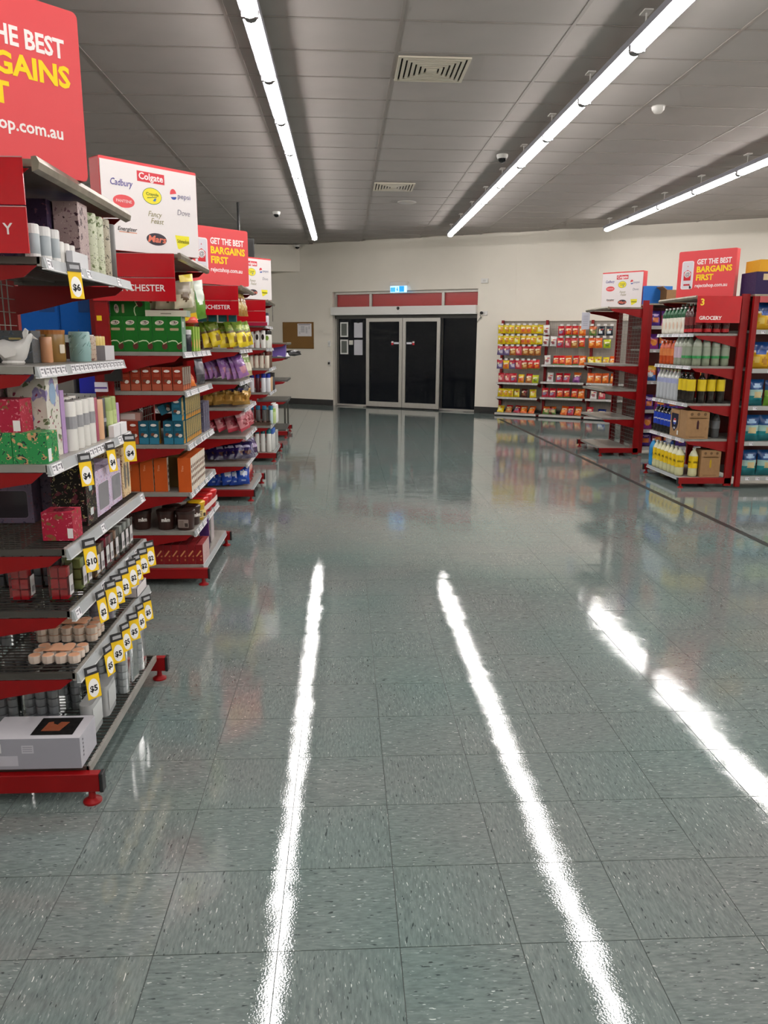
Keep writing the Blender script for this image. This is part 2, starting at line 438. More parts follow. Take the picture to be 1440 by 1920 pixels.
# ---- sliding glass door in the doorway
m, nt, b = new_mat('door_glass'); out = nt.nodes['Material Output']; nt.nodes.remove(b)
tr = N(nt, 'ShaderNodeBsdfTransparent'); tr.inputs[0].default_value = (.55, .57, .57, 1)
gl = N(nt, 'ShaderNodeBsdfGlossy'); gl.inputs['Roughness'].default_value = 0.03
fr = N(nt, 'ShaderNodeFresnel'); fr.inputs[0].default_value = 1.32
mx = N(nt, 'ShaderNodeMixShader'); nt.links.new(fr.outputs[0], mx.inputs[0]); nt.links.new(tr.outputs[0], mx.inputs[1]); nt.links.new(gl.outputs[0], mx.inputs[2]); nt.links.new(mx.outputs[0], out.inputs[0])
MATS['door_glass'] = m
GLASS = 'door_glass'
door = struct(link('door_1', None, None, P0, -TH))
fr = MB()
fr.box(OU0, OU0+.05, .10, .22, 0, OZ, ALU).box(OU1-.025, OU1, .10, .22, 0, OZ, ALU).box(OU0, OU1, .09, .22, OZ-.055, OZ, ALU)
fr.box(OU0, OU1, .10, .24, 0, .045, ALU)
fr.build('frame', door)
MB().box(OU0+.01, OU1-.01, .10, .18, 1.98, 2.06, '#4b4b48/p').build('track', door)
hd = MB().box(OU0+.002, OU1-.002, -.10, .10, 2.055, 2.235, WHITE).build('header_box', door, bevel=.004)
MB().lathe([(.001, -.02), (.034, -.02), (.034, .0), (.02, .012), (.001, .012)], '#0d0d0e/s', 16).build('motion_sensor', hd, (1.415, -.105, 2.19)).rotation_euler = (PI/2, 0, 0)
MB().box(1.38, 1.45, -.103, -.1, 2.085, 2.10, '#c9c7c4/p').build('badge', hd)
for a, b in ((OU0+.05, .60), (.66, 2.36), (2.42, OU1-.025)):
    MB().box(a, b, .15, .165, 2.235, OZ-.055, '#b32a2e/s').build('transom_panel', door)
for u in (.63, 2.39):
    MB().box(u-.03, u+.03, .10, .19, 2.235, OZ-.055, ALU).build('mullion', door)
def leaf(u0, u1):
    fme = MB(); f = .075
    fme.box(u0, u0+f, .0, .05, .03, 1.985, ALU).box(u1-f, u1, .0, .05, .03, 1.985, ALU)
    fme.box(u0+f, u1-f, .0, .05, 1.985-f, 1.985, ALU).box(u0+f, u1-f, .0, .05, .03, .03+.11, ALU)
    fme.box(u0, u1, .01, .04, 0.004, .03, DARK)
    lf = fme.build('sliding_leaf', door)
    MB().box(u0+f, u1-f, .022, .03, .14, 1.985-f, GLASS).build('pane', lf)
    return lf
l1 = leaf(.572, 1.474); l2 = leaf(1.484, 2.378)
for lf, c, s in ((l1, 1.345, 1), (l2, 1.62, -1)):
    b = MB()
    b.rect('front', .0195, min(c, c-s*.0)-.075, c+.075, 1.43, 1.475, '#eeeef4/c') if False else None
    x0, x1 = (1.262, 1.385) if s > 0 else (1.575, 1.70)
    b.box(x0, x1, .0195, .0215, 1.425, 1.465, '#e6e6ee/c')
    q0, q1 = (1.20, 1.25) if s > 0 else (1.715, 1.765)
    b.box(q0, q1, .0195, .0215, 1.405, 1.45, '#c42a36/c').box(q0, q1, .0195, .0215, 1.452, 1.485, '#e9dadb/c')
    b.build('door_sticker', lf)
for u0, u1 in ((OU0+.05, .62), (2.36, OU1-.025)):
    sp = MB().box(u0, u1, .135, .145, .045, 1.985, GLASS).build('side_pane', door)
    if u0 < 0:
        for (a, b2, c, d, kind) in ((-.17, .035, 1.575, 1.905, 0), (-.17, .035, 1.185, 1.515, 0), (.19, .41, 1.56, 1.895, 1), (.19, .41, 1.17, 1.51, 1), (.06, .16, 1.40, 1.50, 2)):
            p = MB()
            if kind == 0: p.box(a, b2, .12, .134, c, d, '#e4e4e2/p'); p.rect('front', .1195, a+.03, b2-.03, c+.03, d-.03, '#666b66/c')
            elif kind == 1:
                p.box(a, b2, .13, .134, c, d, '#d6d6de/c')
                if d > 1.7: p.box((a+b2)/2-.03, (a+b2)/2+.03, .126, .13, d-.012, d+.006, DARK)
            else: p.box(a, b2, .128, .134, c, d, '#dedcd2/p')
            p.build('notice', sp)
    MB().box(u0, u0+.04, .12, .16, .045, 1.985, '#55534f/p').build('pane_stile', door)

# ---- things on the back wall
cb = thing('cork_board', 'brown cork noticeboard on white wall left of glass doors', 'noticeboard', P0, -TH)
MB().box(-1.67, -.815, -.018, 0, 1.30, 1.91, '#7d5a2e/c').build('frame', cb)
MB().box(-1.655, -.83, -.021, -.018, 1.315, 1.895, CORK).build('board', cb)
pn = thing('paper_notice', 'white printed sheet pinned to upper right of cork board', 'notice', P0, -TH)
p = MB().box(-1.245, -.86, -.026, -.022, 1.585, 1.875, '#e8e4e6/c')
p.rect('front', -.0266, -1.22, -.89, 1.845, 1.858, '#5f5a62/c')
for a, b, c, d in ((-1.15, -1.05, 1.68, 1.83), (-.94, -.90, 1.75, 1.82), (-1.02, -.97, 1.66, 1.8), (-1.2, -1.17, 1.64, 1.7), (-.96, -.87, 1.598, 1.606)):
    for k in range(5): p.rect('front', -.0266, a, b, c+(d-c)*k/5, c+(d-c)*(k+.5)/5, '#b5b2b8/c')
p.build('sheet', pn)
emit('exit_white', '#b4dcff', 1.1); emit('exit_blue', '#1e90ee', .95); emit('exit_teal', '#3fa8d8', .85)
ex = thing('exit_sign', 'lit blue and white exit sign box above sliding doors', 'exit sign', P0, -TH)
MB().box(1.21, 1.60, -.10, 0, 2.66, 2.745, WHITE).build('housing', ex, bevel=.006)
MB().box(1.215, 1.60, -.085, -.05, 2.525, 2.66, 'exit_white').build('lit_panel', ex)
b = MB(); b.rect('front', -.0856, 1.222, 1.335, 2.535, 2.63, 'exit_teal'); b.build('arrow_print', ex); b = MB(); b.rect('front', -.0856, 1.43, 1.55, 2.535, 2.655, 'exit_blue'); b.build('door_print', ex)
b = MB(); b.oval('front', -.086, 1.385, 2.625, .012, .014, 'exit_blue', 10)
b.shape('front', -.086, [(1.36, 2.54), (1.372, 2.54), (1.384, 2.572), (1.40, 2.545), (1.412, 2.55), (1.394, 2.59), (1.41, 2.598), (1.405, 2.608), (1.372, 2.606), (1.355, 2.585), (1.364, 2.58), (1.376, 2.592)], 'exit_blue'); b.build('running_figure', ex)
def plate(name, label, u, z, w, h2, cat, d=.02):
    t = thing(name, label, cat, P0, -TH)
    MB().box(u-w/2, u+w/2, -d, 0, z-h2/2, z+h2/2, WHITE).build('plate', t, bevel=.003)
    MB().box(u-w*.2, u+w*.2, -d-.006, -d, z-h2*.2, z+h2*.2, '#cfcdc8/p').build('rocker', t)
    return t
plate('light_switch', 'tall white switch plate on wall just left of the doors', -.39, 1.42, .07, .13, 'switch')
t = plate('wall_socket', 'small wall plate with dark knob low left of doors', -.385, .98, .06, .12, 'socket')
MB().box(-.41, -.37, -.045, -.02, .95, 1.0, DARK).build('plug', t)
plate('sounder_box', 'white alarm sounder box high on wall right of doors', 3.36, 2.72, .15, .09, 'alarm', .04)
t = plate('wall_socket', 'white socket with black plug and loose cord right of doors', 3.37, 2.07, .14, .085, 'socket')
MB().lathe([(.03, 0), (.03, .04), (.018, .05)], DARK, 12).build('plug', t, (3.325, -.03, 2.075)).rotation_euler = (PI/2, 0, 0)
pts = [(3.325, -.06, 2.07), (3.30, -.07, 2.02), (3.33, -.05, 1.98), (3.29, -.03, 1.96), (3.31, -.03, 2.0), (3.25, -.02, 1.93), (3.22, -.02, 1.88)]
MB().path(pts, .006, '#6b6a66/p').build('cord', t)
plate('wall_switch', 'small grey isolator plate high on wall above the candy racks', 6.25, 2.75, .09, .09, 'switch')

# ---- ceiling battens
emit('lamp_diffuser', '#fffaf6', LAMP)
prof = [(-.043, .0), (-.040, -.024), (-.026, -.040), (0, -.046), (.026, -.040), (.040, -.024), (.043, 0)]
dmb = MB().prism([(a, b) for a, b in reversed(prof)], 'y', -.562, .562, 'lamp_diffuser'); dmb.k[0] = dmb.k[1] = '#8d8c8c/p'
dme = dmb.mesh('diffuser')
bme = MB().box(-.06, .06, -.598, .598, 0.002, .05, '#8e8f98/p').box(-.03, .03, -.598, .598, .05, .065, WHITE).mesh('body')
eme = MB().box(-.052, .052, -.016, .016, -.036, .002, '#77767a/p').mesh('end_clip')
hme = MB().tube((0, 0, 0.06), (0, 0, CEIL-LIGHT_Z), .006, '#cfcdc9/p').box(-.03, .03, -.05, .05, CEIL-LIGHT_Z-.012, CEIL-LIGHT_Z-.002, WHITE).mesh('hanger')
ROWN = ('far left aisle', 'row left of the vents', 'row right of the vents', 'row over the right shelves', 'far right aisle')
for ri, (x, ya, yb) in enumerate(LIGHT_ROWS):
    n = int((yb-ya)/1.2+.5)
    for k in range(n):
        y = yb-1.2*(k+.5)
        lab = 'white glowing ceiling batten, %s from the back wall, %s' % (ORD[k], ROWN[ri])
        t = thing('ceiling_batten', lab, 'light', (x, y, LIGHT_Z), 0, 'ceiling battens, ' + ROWN[ri])
        link('diffuser', dme, t); link('body', bme, t); link('end_clip', eme, t, (0, .580, 0)); link('hanger', hme, t, (0, .45, 0))

# ---- ceiling vents and fittings
def vent(cx, cy, label):
    t = thing('ceiling_vent', label, 'vent', (cx, cy, CEIL))
    MB().box(-.27, .27, -.27, .27, -.004, -.001, '#262524/r').build('backing', t)
    for k in range(7):
        a = .285-.04*k; b = a-.025; z = -.016-.001*k
        r = MB()
        r.prism([(-a, -a), (a, -a), (b, -b), (-b, -b)], 'z', z, z+.012, '#d9d1bf/p').prism([(a, -a), (a, a), (b, b), (b, -b)], 'z', z, z+.012, '#d9d1bf/p')
        r.prism([(a, a), (-a, a), (-b, b), (b, b)], 'z', z, z+.012, '#d9d1bf/p').prism([(-a, a), (-a, -a), (-b, -b), (-b, b)], 'z', z, z+.012, '#d9d1bf/p')
        r.build('louvre_ring', t)
    MB().box(-.035, .035, -.035, .035, -.024, -.012, '#d9d1bf/p').build('centre_plate', t)
vent(.715, 6.855, 'large square louvred air vent, nearer of the two in ceiling')
vent(.715, 11.745, 'square louvred air vent farther back, beside round ceiling speaker')
def dome_cam(x, y, z, label):
    t = thing('security_camera', label, 'camera', (x, y, z))
    MB().lathe([(.055, -.045), (.068, -.02), (.068, 0)], WHITE, 18).build('base', t, smooth=True)
    MB().lathe([(.004, -.092), (.03, -.083), (.046, -.066), (.052, -.045)], '#121214/s', 16).build('lens_dome', t, smooth=True)
    return t
dome_cam(1.873, 9.73, CEIL, 'white dome camera on ceiling beside the middle light row')
dome_cam(-1.15, 14.14, CEIL, 'white dome camera on ceiling above the left bargain signs')
dome_cam(-1.06, 18.65, CEIL-.02, 'small dome camera at the bulkhead corner by back wall')
t = thing('smoke_detector', 'white half-round detector on ceiling near the right', 'detector', (2.94, 7.73, CEIL))
MB().lathe([(.01, -.062), (.035, -.056), (.056, -.03), (.062, 0)], '#d8d4cf/p', 18).build('cover', t, smooth=True)
MB().lathe([(.066, -.006), (.066, 0)], '#c6c2bd/p', 18).build('rim', t)
t = thing('ceiling_speaker', 'flat round white speaker grille in ceiling behind the vents', 'speaker', (1.005, 13.0, CEIL))
MB().lathe([(.13, -.012), (.15, -.006), (.15, 0)], '#c3bfba/p', 24).build('rim', t, smooth=True)
MB().lathe([(.125, -.009), (.125, -.003)], '#a5a19c/p', 24).build('grille', t)
t = thing('hanging_monitor', 'black screen hung on a black pole behind bargain sign', 'monitor', (-1.66, 13.25, 2.76), math.radians(28))
MB().tube((-.02, 0.03, .12), (-.02, 0.03, CEIL-2.76), .022, DARK, 10).build('pole', t)
MB().box(-.30, .22, -.03, .02, 0, .34, DARK).build('casing', t, bevel=.008)
MB().box(-.28, .20, -.034, -.0305, .02, .32, '#242423/c').build('screen', t)
# ================================================================ shelving
def bracket_mesh(D, key=RED, h=.115):
    return MB().prism([(.0, -h), (D*.18, -.098), (D*.5, -.062), (D*.74, -.045), (D*.88, -.036), (D*.97, -.004), (.0, -.004)], 'y', -.002, .002, key).mesh('bracket')
TK = '#ece9ec/c'
ticket_me = MB().box(0, .0012, -.02, .02, 0, .028, '#e8e6ea/c').rect('right', .0015, -.016, .004, .019, .024, '#77757c/c').rect('right', .0015, -.016, -.002, .009, .013, '#8f8d95/c').rect('right', .0015, .008, .017, .006, .024, '#6a6870/c').mesh('ticket')
def shelf_board(unit, z, D, W, wire=False, strip=True, tickets=0, solid=GREY, brackets=True, br=(.0, 1.0), seed=0, tk=.044):
    """a shelf running along local y, its front edge at local x = D."""
    sh = MB()
    if wire:
        n = int(W/.025)
        for k in range(n+1):
            y = .012+(W-.024)*k/n; sh.box(0, D-.008, y-.0018, y+.0018, -.004, 0, WIRE)
        for x in (.03, D*.35, D*.7, D-.012): sh.box(x-.003, x+.003, .006, W-.006, -.010, -.004, WIRE)
        sh.box(0, D-.004, 0, .006, -.02, .0, WIRE).box(0, D-.004, W-.006, W, -.02, .0, WIRE)
        sh.box(D-.012, D, 0, W, -.026, -.0005, GREY)
    else:
        sh.box(0, D, 0, W, -.022, 0, solid)
        sh.box(D-.003, D+.001, 0, W, -.028, -.0005, solid)
    s = sh.build('shelf', unit, (0, 0, z))
    if brackets:
        bm = bracket_mesh(D)
        link('bracket', bm, s, (0, .004, -.02)); link('bracket', bm, s, (0, W-.004, -.02))
    if strip:
        # clear price rail leaning out
        rail = MB().prism([(D+.001, -.028), (D+.014, -.032), (D+.006, -.001), (D+.001, -.001)], 'y', .0, W, STRIP).box(D+.001, D+.015, 0, W, -.0345, -.031, '#d9dbdd/p')
        rail.build('price_rail', s)
        rnd = random.Random(seed)
        y = .035
        while y < W-.03 and tickets:
            if rnd.random() < tickets:
                t = link('ticket', ticket_me, s, (D+.0138, y, -.0305)); t.rotation_euler = (0, -.235, 0)
            y += tk
    return s
foot_me = MB().lathe([(.03, 0), (.03, .006), (.012, .016), (.009, .05)], RED, 14).mesh('foot', smooth=True)
def end_unit(name, label, loc, rz, W, D, levels, base_z, top_z, wire=(), tickets={}, header=None, depth_of=None, mesh_panel=True, solid=GREY, base_front=None, post_h=None, strip=True, seed=1, group=None):
    """shelf unit: back at local x = 0, open side towards +x, runs along +y."""
    u = thing(name, label, 'shelf unit', loc, rz, group)
    ph = post_h or top_z
    for y in (.0, W):
        y0 = y-.03 if y == 0 else y-.0
        MB().box(-.075, .0, y0, y0+.03, .02, ph, RED).build('post', u)
    if mesh_panel:
        g = MB(); n = int(W/.05); m = int((top_z-.14)/.05)
        for k in range(1, n): y = W*k/n; g.box(-.012, -.008, y-.0015, y+.0015, .12, top_z-.03, '#8f8a84/p')
        for k in range(m+1): z = .12+(top_z-.15)*k/m; g.box(-.009, -.005, 0, W, z-.0015, z+.0015, '#8f8a84/p')
        o = g.build('mesh_panel', u); o['kind'] = 'stuff'
    BF = base_front or D+.05
    for k, y in enumerate((.0, W)):
        y0 = y-.03 if k == 0 else y
        lg = MB().box(-.07, BF, y0, y0+.03, .042, .105, RED).build('base_leg', u, bevel=.002)
        MB().box(BF, BF+.012, y0-.002, y0+.032, .04, .107, DARK).build('end_cap', lg, bevel=.002)
        link('foot', foot_me, lg, (BF-.03, y0+.015, 0))
    shelf_board(u, base_z, BF-.035, W, 'base' in wire, strip=strip and 'base' not in wire, tickets=tickets.get('base', 0), solid=solid, brackets=False, seed=seed)
    for k, z in enumerate(levels):
        d = (depth_of or {}).get(k, D)
        shelf_board(u, z, d, W, k in wire, strip=strip, tickets=tickets.get(k, 0), solid=solid, seed=seed*31+k)
    # top shelf: plain metal tray with a rounded front lip
    tp = MB().box(0, D, 0, W, top_z-.02, top_z, STEEL).build('top_shelf', u)
    MB().prism([(D, top_z-.035), (D+.018, top_z-.028), (D+.022, top_z-.01), (D+.014, top_z+.006), (D, top_z+.004)], 'y', -.012, W+.012, STEEL).build('front_lip', tp)
    bm = bracket_mesh(D)
    for y in (.004, W-.004): link('bracket', bm, tp, (0, y, top_z-.02))
    return u
def header_panels(u, y, x0, x1, z0, z1, word, num=None, mirror=False, tsize=.042):
    """two stacked red aisle panels on the side of an end unit, facing local -y (or +y when the unit is turned)."""
    zm = (z0+z1)/2
    for k, (a, b) in enumerate(((zm+.002, z1), (z0, zm-.002))):
        hp = MB().box(x0, x1, y-.006, y, a, b, REDP).box(x0, x1, y-.007, y+.001, b-.002, b+.001, '#c98d8f/p').build('header_panel', u)
        if mirror: continue
        if k == 1 and word: text(word[0], tsize, '#e9e2df/c', hp, (word[1], y-.0068, zm-.075), 'front', .012, sx=.98)
        if k == 0 and num: text(num, .085, '#f2cf3a/c', hp, (x0+.05, y-.0068, a+.03), 'front', .03)
    return u

# ---- four end units along the left of the aisle
GX = -1.345
G1 = end_unit('end_shelf_unit', 'red end shelf unit of candles nearest the camera on left', (-1.30, 2.335, 0), 0, .915, .445,
              (.445, .652, .852, 1.112, 1.402, 1.708), .118, 1.965, wire=('base', 0, 1, 2, 5), tickets={0: .0, 1: .12, 2: .2, 3: .62, 4: .96, 5: .35},
              depth_of={3: .41, 4: .40}, base_front=.50)
header_panels(G1, -.034, -.03, .43, 1.712, 1.962, ('Y', .365))
G2 = end_unit('end_shelf_unit', 'red end shelf unit of chocolate boxes, second along left', (GX, 4.655, 0), 0, .915, .405,
              (.335, .575, .868, 1.185, 1.412), .118, 1.957, tickets={k: .7 for k in range(5)}, base_front=.50, depth_of={0: .42}, seed=2)
header_panels(G2, -.034, -.075, .39, 1.695, 1.955, ('MANCHESTER', .015), tsize=.051)
G3 = end_unit('end_shelf_unit', 'red end shelf unit of snack bags, third along left', (GX, 7.235, 0), 0, .915, .42,
              (.347, .607, .867, 1.107, 1.398), .11, 1.957, tickets={k: .6 for k in range(5)}, base_front=.49, depth_of={3: .385, 4: .395}, seed=3)
header_panels(G3, -.034, -.06, .405, 1.70, 1.955, ('MANCHESTER', .015), tsize=.051)
G4 = end_unit('end_shelf_unit', 'red end shelf unit of toiletry bottles, farthest along left', (GX, 9.69, 0), 0, .915, .42,
              (.44, .852, 1.145, 1.388, 1.66), .11, 1.957, tickets={k: .4 for k in range(5)}, base_front=.49, depth_of={3: .395, 4: .39}, seed=4)
header_panels(G4, -.034, -.05, .405, 1.70, 1.955, None)
mg = MB().box(-.05, .42, -.045, -.040, 1.655, 1.695, '#a8123c/p').build('promo_strip', G4)
# fifth unit beyond: empty dark shelves
G5 = end_unit('end_shelf_unit', 'dark empty shelf unit behind the toiletries, partly hidden at left', (GX, 12.1, 0), 0, .915, .46, (.58, .89, 1.24), .13, 1.45, solid='#5a5a58/p', base_front=.46, strip=False, seed=5, mesh_panel=False)
# ---- end units on the right, turned to face the aisle
R3 = end_unit('end_shelf_unit', 'red end shelf unit of soft drinks on right beneath GROCERY panel', (3.985, 8.765, 0), PI, .915, .455, (.508, .876, 1.256, 1.582), .105, 1.945, tickets={k: .55 for k in range(4)}, base_front=.49, seed=6, mesh_panel=False, depth_of={}, post_h=1.97)
R4 = end_unit('end_shelf_unit', 'empty red end shelf unit with wire back on right', (3.86, 11.075, 0), PI, .915, .44, (.507, .877, 1.207), .108, 1.935, base_front=.46, strip=False, seed=7, post_h=2.02)
hp = MB().box(3.515, 3.965, 7.80, 7.806, 1.685, 1.945, REDP).build('header_panel')
hp.parent = R3; hp.matrix_parent_inverse = Matrix.Translation(Vector((3.985, 8.765, 0))).inverted() if False else Matrix.Identity(4)
hp.matrix_parent_inverse = (Matrix.Translation((3.985, 8.765, 0)) @ Matrix.Rotation(PI, 4, 'Z')).inverted()
t = text('3', .09, '#f4d23c/c', hp, (3.545, 7.799, 1.855), 'front', .03)
t = text('GROCERY', .05, '#efe4e0/c', hp, (3.545, 7.799, 1.715), 'front', .03)
# printed sheet hanging from the empty unit's top shelf
sn = thing('hanging_notice', 'white paper notice hanging from the empty shelf unit', 'notice', (3.375, 10.98, 1.665), -.2)
MB().box(-.055, .055, -.001, .001, 0, .23, '#dcdce8/c').build('sheet', sn)
b = MB()
for k in range(6): b.rect('front', -.0016, -.035, .03, .05+.025*k, .057+.025*k, '#b4b4c4/c')
b.build('print', sn)

# ---- long aisle shelving behind the end units (only glimpsed between them)
def aisle_unit(label, x0, x1, y0, y1, levels, top_z, rail=True, tickets=.5, seed=0):
    """double run along x; its shelves face -y at y0."""
    u = thing('aisle_shelf_unit', label, 'shelf unit', (x0, y0, 0))
    W = x1-x0; D = y1-y0
    for x in (0, W-.05): MB().box(x, x+.05, D-.04, D, 0.02, top_z, RED).box(x, x+.05, .0, .04, .02, top_z, RED).build('post', u)
    MB().box(.0, W, D-.02, D-.012, .1, top_z, '#6f1518/p').build('back_panel', u)
    rnd = random.Random(seed)
    for z in levels:
        s = MB().box(.05, W-.05, .0, D-.02, -.022, 0, GREY).box(.05, W-.05, -.006, 0, -.038, .006, '#a5a5a4/p').build('shelf', u, (0, 0, z))
        x = .12
        while x < W-.12:
            if rnd.random() < tickets:
                t = link('ticket', ticket_me, s, (x, -.0065, -.033)); t.rotation_euler = (0, 0, -PI/2)
            x += .11
    MB().box(0, W, 0, D, top_z, top_z+.02, STEEL).build('top_shelf', u)
    return u
L2 = aisle_unit('long red shelving of storage tubs behind the chocolate unit', -4.4, -1.43, 4.74, 5.5, (.12, .505, .85, 1.16, 1.50), 1.93, seed=3)
L3 = aisle_unit('long red shelving running left behind the snack bag unit', -4.4, -1.43, 7.32, 8.1, (.12, .5, .85, 1.2, 1.5), 1.93, seed=4)
RB3 = aisle_unit('long red chip shelving right of the soft drink unit', 4.075, 5.3, 7.76, 8.62, (.125, .49, .855, 1.23, 1.615), 1.945, seed=5, tickets=.8)
MB().box(.05, 1.17, -.012, -.004, 1.885, 1.945, '#b5474b/p').build('header_strip', RB3)
text('3', .03, '#efe0e0/c', RB3, (.16, -.0125, 1.905), 'front', .02)
RB4 = aisle_unit('long red snack shelving seen between the two right end units', 3.99, 5.3, 10.27, 11.0, (.10, .335, .60, .985, 1.40, 1.70), 1.97, seed=6, tickets=.7)
# ================================================================ promotional box signs standing on the end units
SW, SH, SD = .62, .485, .075
def rounded(x0, x1, z0, z1, r, n=5):
    pts = []
    for cx, cz, a in ((x1-r, z0+r, -PI/2), (x1-r, z1-r, 0), (x0+r, z1-r, PI/2), (x0+r, z0+r, PI)):
        for k in range(n+1): t = a+PI/2*k/n; pts.append((cx+r*math.cos(t), cz+r*math.sin(t)))
    return pts
def bargain_sign(label, loc, rz):
    t = thing('promo_sign', label, 'sign', loc, rz, 'red bargain signs')
    MB().prism(rounded(0, SW, 0, SH, .012), 'y', .004, SD, REDS).build('box', t)
    fc = MB().prism(rounded(0, SW, 0, SH, .018), 'y', .0, .004, REDS).build('face', t)
    w = '#f1eae8/c'; yl = '#f6d417/c'
    text('GET THE BEST', .073, w, fc, (.205, -.0005, .345), 'front', .028, fit=.365)
    text('BARGAINS', .082, yl, fc, (.205, -.0005, .265), 'front', .034, fit=.375)
    text('FIRST', .082, yl, fc, (.205, -.0005, .183), 'front', .034, fit=.185)
    text('rejectshop.com.au', .05, w, fc, (.20, -.0005, .112), 'front', .02, fit=.345)
    ph = MB()
    ph.prism(rounded(.045, .175, .095, .385, .022), 'y', -.002, .0, '#e6e2e6/c')
    ph.shape('front', -.0024, rounded(.055, .165, .105, .375, .014), '#d3cfd6/c')
    ph.shape('front', -.0027, [(.07, .185), (.15, .185), (.15, .27), (.11, .295), (.07, .27)], '#c8232d/c')
    ph.oval('front', -.003, .11, .25, .034, .034, '#ece6e8/c', 20)
    ph.shape('front', -.003, rounded(.075, .145, .132, .150, .004), '#c43340/c')
    ph.shape('front', -.003, [(.104, .325), (.116, .325), (.11, .34)], '#c0444e/c')
    ph.build('phone_print', fc)
    text('@', .055, '#5b565c/c', fc, (.11, -.0034, .233), 'front', .01, 'CENTER')
    MB().shape('front', -.0036, [(.14, .138), (.14, .098), (.149, .106), (.156, .092), (.162, .095), (.156, .109), (.168, .11)], '#1c1a1c/c').build('pointer_print', fc)
    return t
def logo_sign(label, loc, rz):
    t = thing('promo_sign', label, 'sign', loc, rz, 'white logo signs')
    MB().prism(rounded(0, SW, 0, SH, .008), 'y', .004, SD+.03, REDS).build('box', t)
    fc = MB().box(.004, SW-.004, -.001, .004, .002, SH-.016, '#e6e0e0/c').build('face', t)
    e = -.0016
    def pr(nm, *ops):
        b = MB()
        for fn, a, k in ops: getattr(b, fn)('front', *a, **k)
        b.build(nm, fc)
    pr('red_bar_print', ('rect', (e, .225, .40, .385, .44, '#d4404a/c'), {}))
    pr('yellow_oval_print', ('oval', (e, .315, .315, .062, .045, '#4d7a4a/c', 22), {}), ('oval', (e-.0003, .315, .315, .059, .042, '#ecdc3e/c', 22), {}),
       ('shape', (e-.0006, [(.28, .300), (.345, .310), (.345, .314), (.285, .306)], '#7d8a35/c'), {}), ('shape', (e-.0006, [(.318, .29), (.334, .288), (.342, .305), (.33, .305)], '#3f74b4/c'), {}))
    pr('red_half_print', ('oval', (e, .455, .345, .021, .028, '#dd4f57/c', 16), dict(lo=.15, hi=PI+.15))); pr('blue_half_print', ('oval', (e, .457, .33, .019, .016, '#3a56a8/c', 12), dict(lo=PI+.2, hi=2*PI+.1)))
    pr('red_oval_print', ('oval', (e, .135, .265, .066, .034, '#e2585c/c', 22), {})); pr('black_oval_print', ('oval', (e, .33, .082, .066, .034, '#3c3640/c', 22), {}))
    pr('yellow_flag_print', ('shape', (e, [(.47, .045), (.48, .04), (.55, .075), (.552, .118), (.455, .118)], '#ece234/c'), {})); pr('underline_print', ('rect', (e, .095, .205, .10, .105, '#d99a80/c'), {}))
    f = e-.0008
    text('Colgate', .05, '#f4ecec/c', fc, (.3125, f, .398), 'front', .02, 'CENTER', fit=.155)
    text('Cadbury', .05, '#4a4296/c', fc, (.055, f, .345), 'front', .0, shear=.25, fit=.135)
    text('Crayola', .022, '#4f6b2c/c', fc, (.275, f-.0002, .318), 'front', .01, fit=.08)
    text('pepsi', .04, '#6d6c96/c', fc, (.483, f, .326), 'front', -.004, fit=.085)
    text('PANTENE', .022, '#f2d9d9/c', fc, (.135, f, .258), 'front', .0, 'CENTER', fit=.095)
    text('Dove', .045, '#84818f/c', fc, (.475, f, .233), 'front', -.006, shear=.15, fit=.085)
    text('Fancy', .042, '#9d9673/c', fc, (.28, f, .205), 'front', .0, shear=.3, fit=.09)
    text('Feast', .042, '#9d9673/c', fc, (.295, f, .168), 'front', .0, shear=.3, fit=.085)
    text('Energizer', .03, '#4c4648/c', fc, (.085, f, .11), 'front', .01, shear=.25, fit=.12)
    text('Mars', .05, '#e07a63/c', fc, (.33, f, .066), 'front', .03, 'CENTER', shear=.2, fit=.12)
    text('Schmackos', .028, '#7c7a1c/c', fc, (.468, f, .077), 'front', .02, fit=.08)
    return t
A = PI/4
bargain_sign('red bargain sign, largest and nearest, cut by the left edge', (-1.255, 2.255, 1.973), A)
logo_sign('white sign of coloured logos above the MANCHESTER chocolate unit', (-1.315, 4.54, 1.966), A)
bargain_sign('red bargain sign above the snack bag unit on left', (-1.315, 7.055, 1.966), A)
logo_sign('white sign of coloured logos farthest back on left', (-1.325, 9.50, 1.966), A)
bargain_sign('red bargain sign on right above the GROCERY panel', (3.605, 8.545, 1.954), -.87)
logo_sign('white sign of coloured logos above the empty right unit', (3.59, 11.03, 1.944), -.87)
# ================================================================ goods on the first left unit: candles and gift boxes
E_ = .0007
def carton(name, w, d, h, key, label, cat, loc, rz=0, group=None, deco=None, bevel=0, sides=None):
    b = MB().box(-w/2, w/2, -d/2, d/2, 0, h, key, **(sides or {}))
    if bevel:
        o = b.build(name, None, loc, rz, bevel=bevel)
    else:
        o = b.build(name, None, loc, rz)
    tag(o, label, cat, group)
    if deco:
        for nm, fn in deco:
            q = MB(); fn(q, w, d, h); q.build(nm, o)
    return o
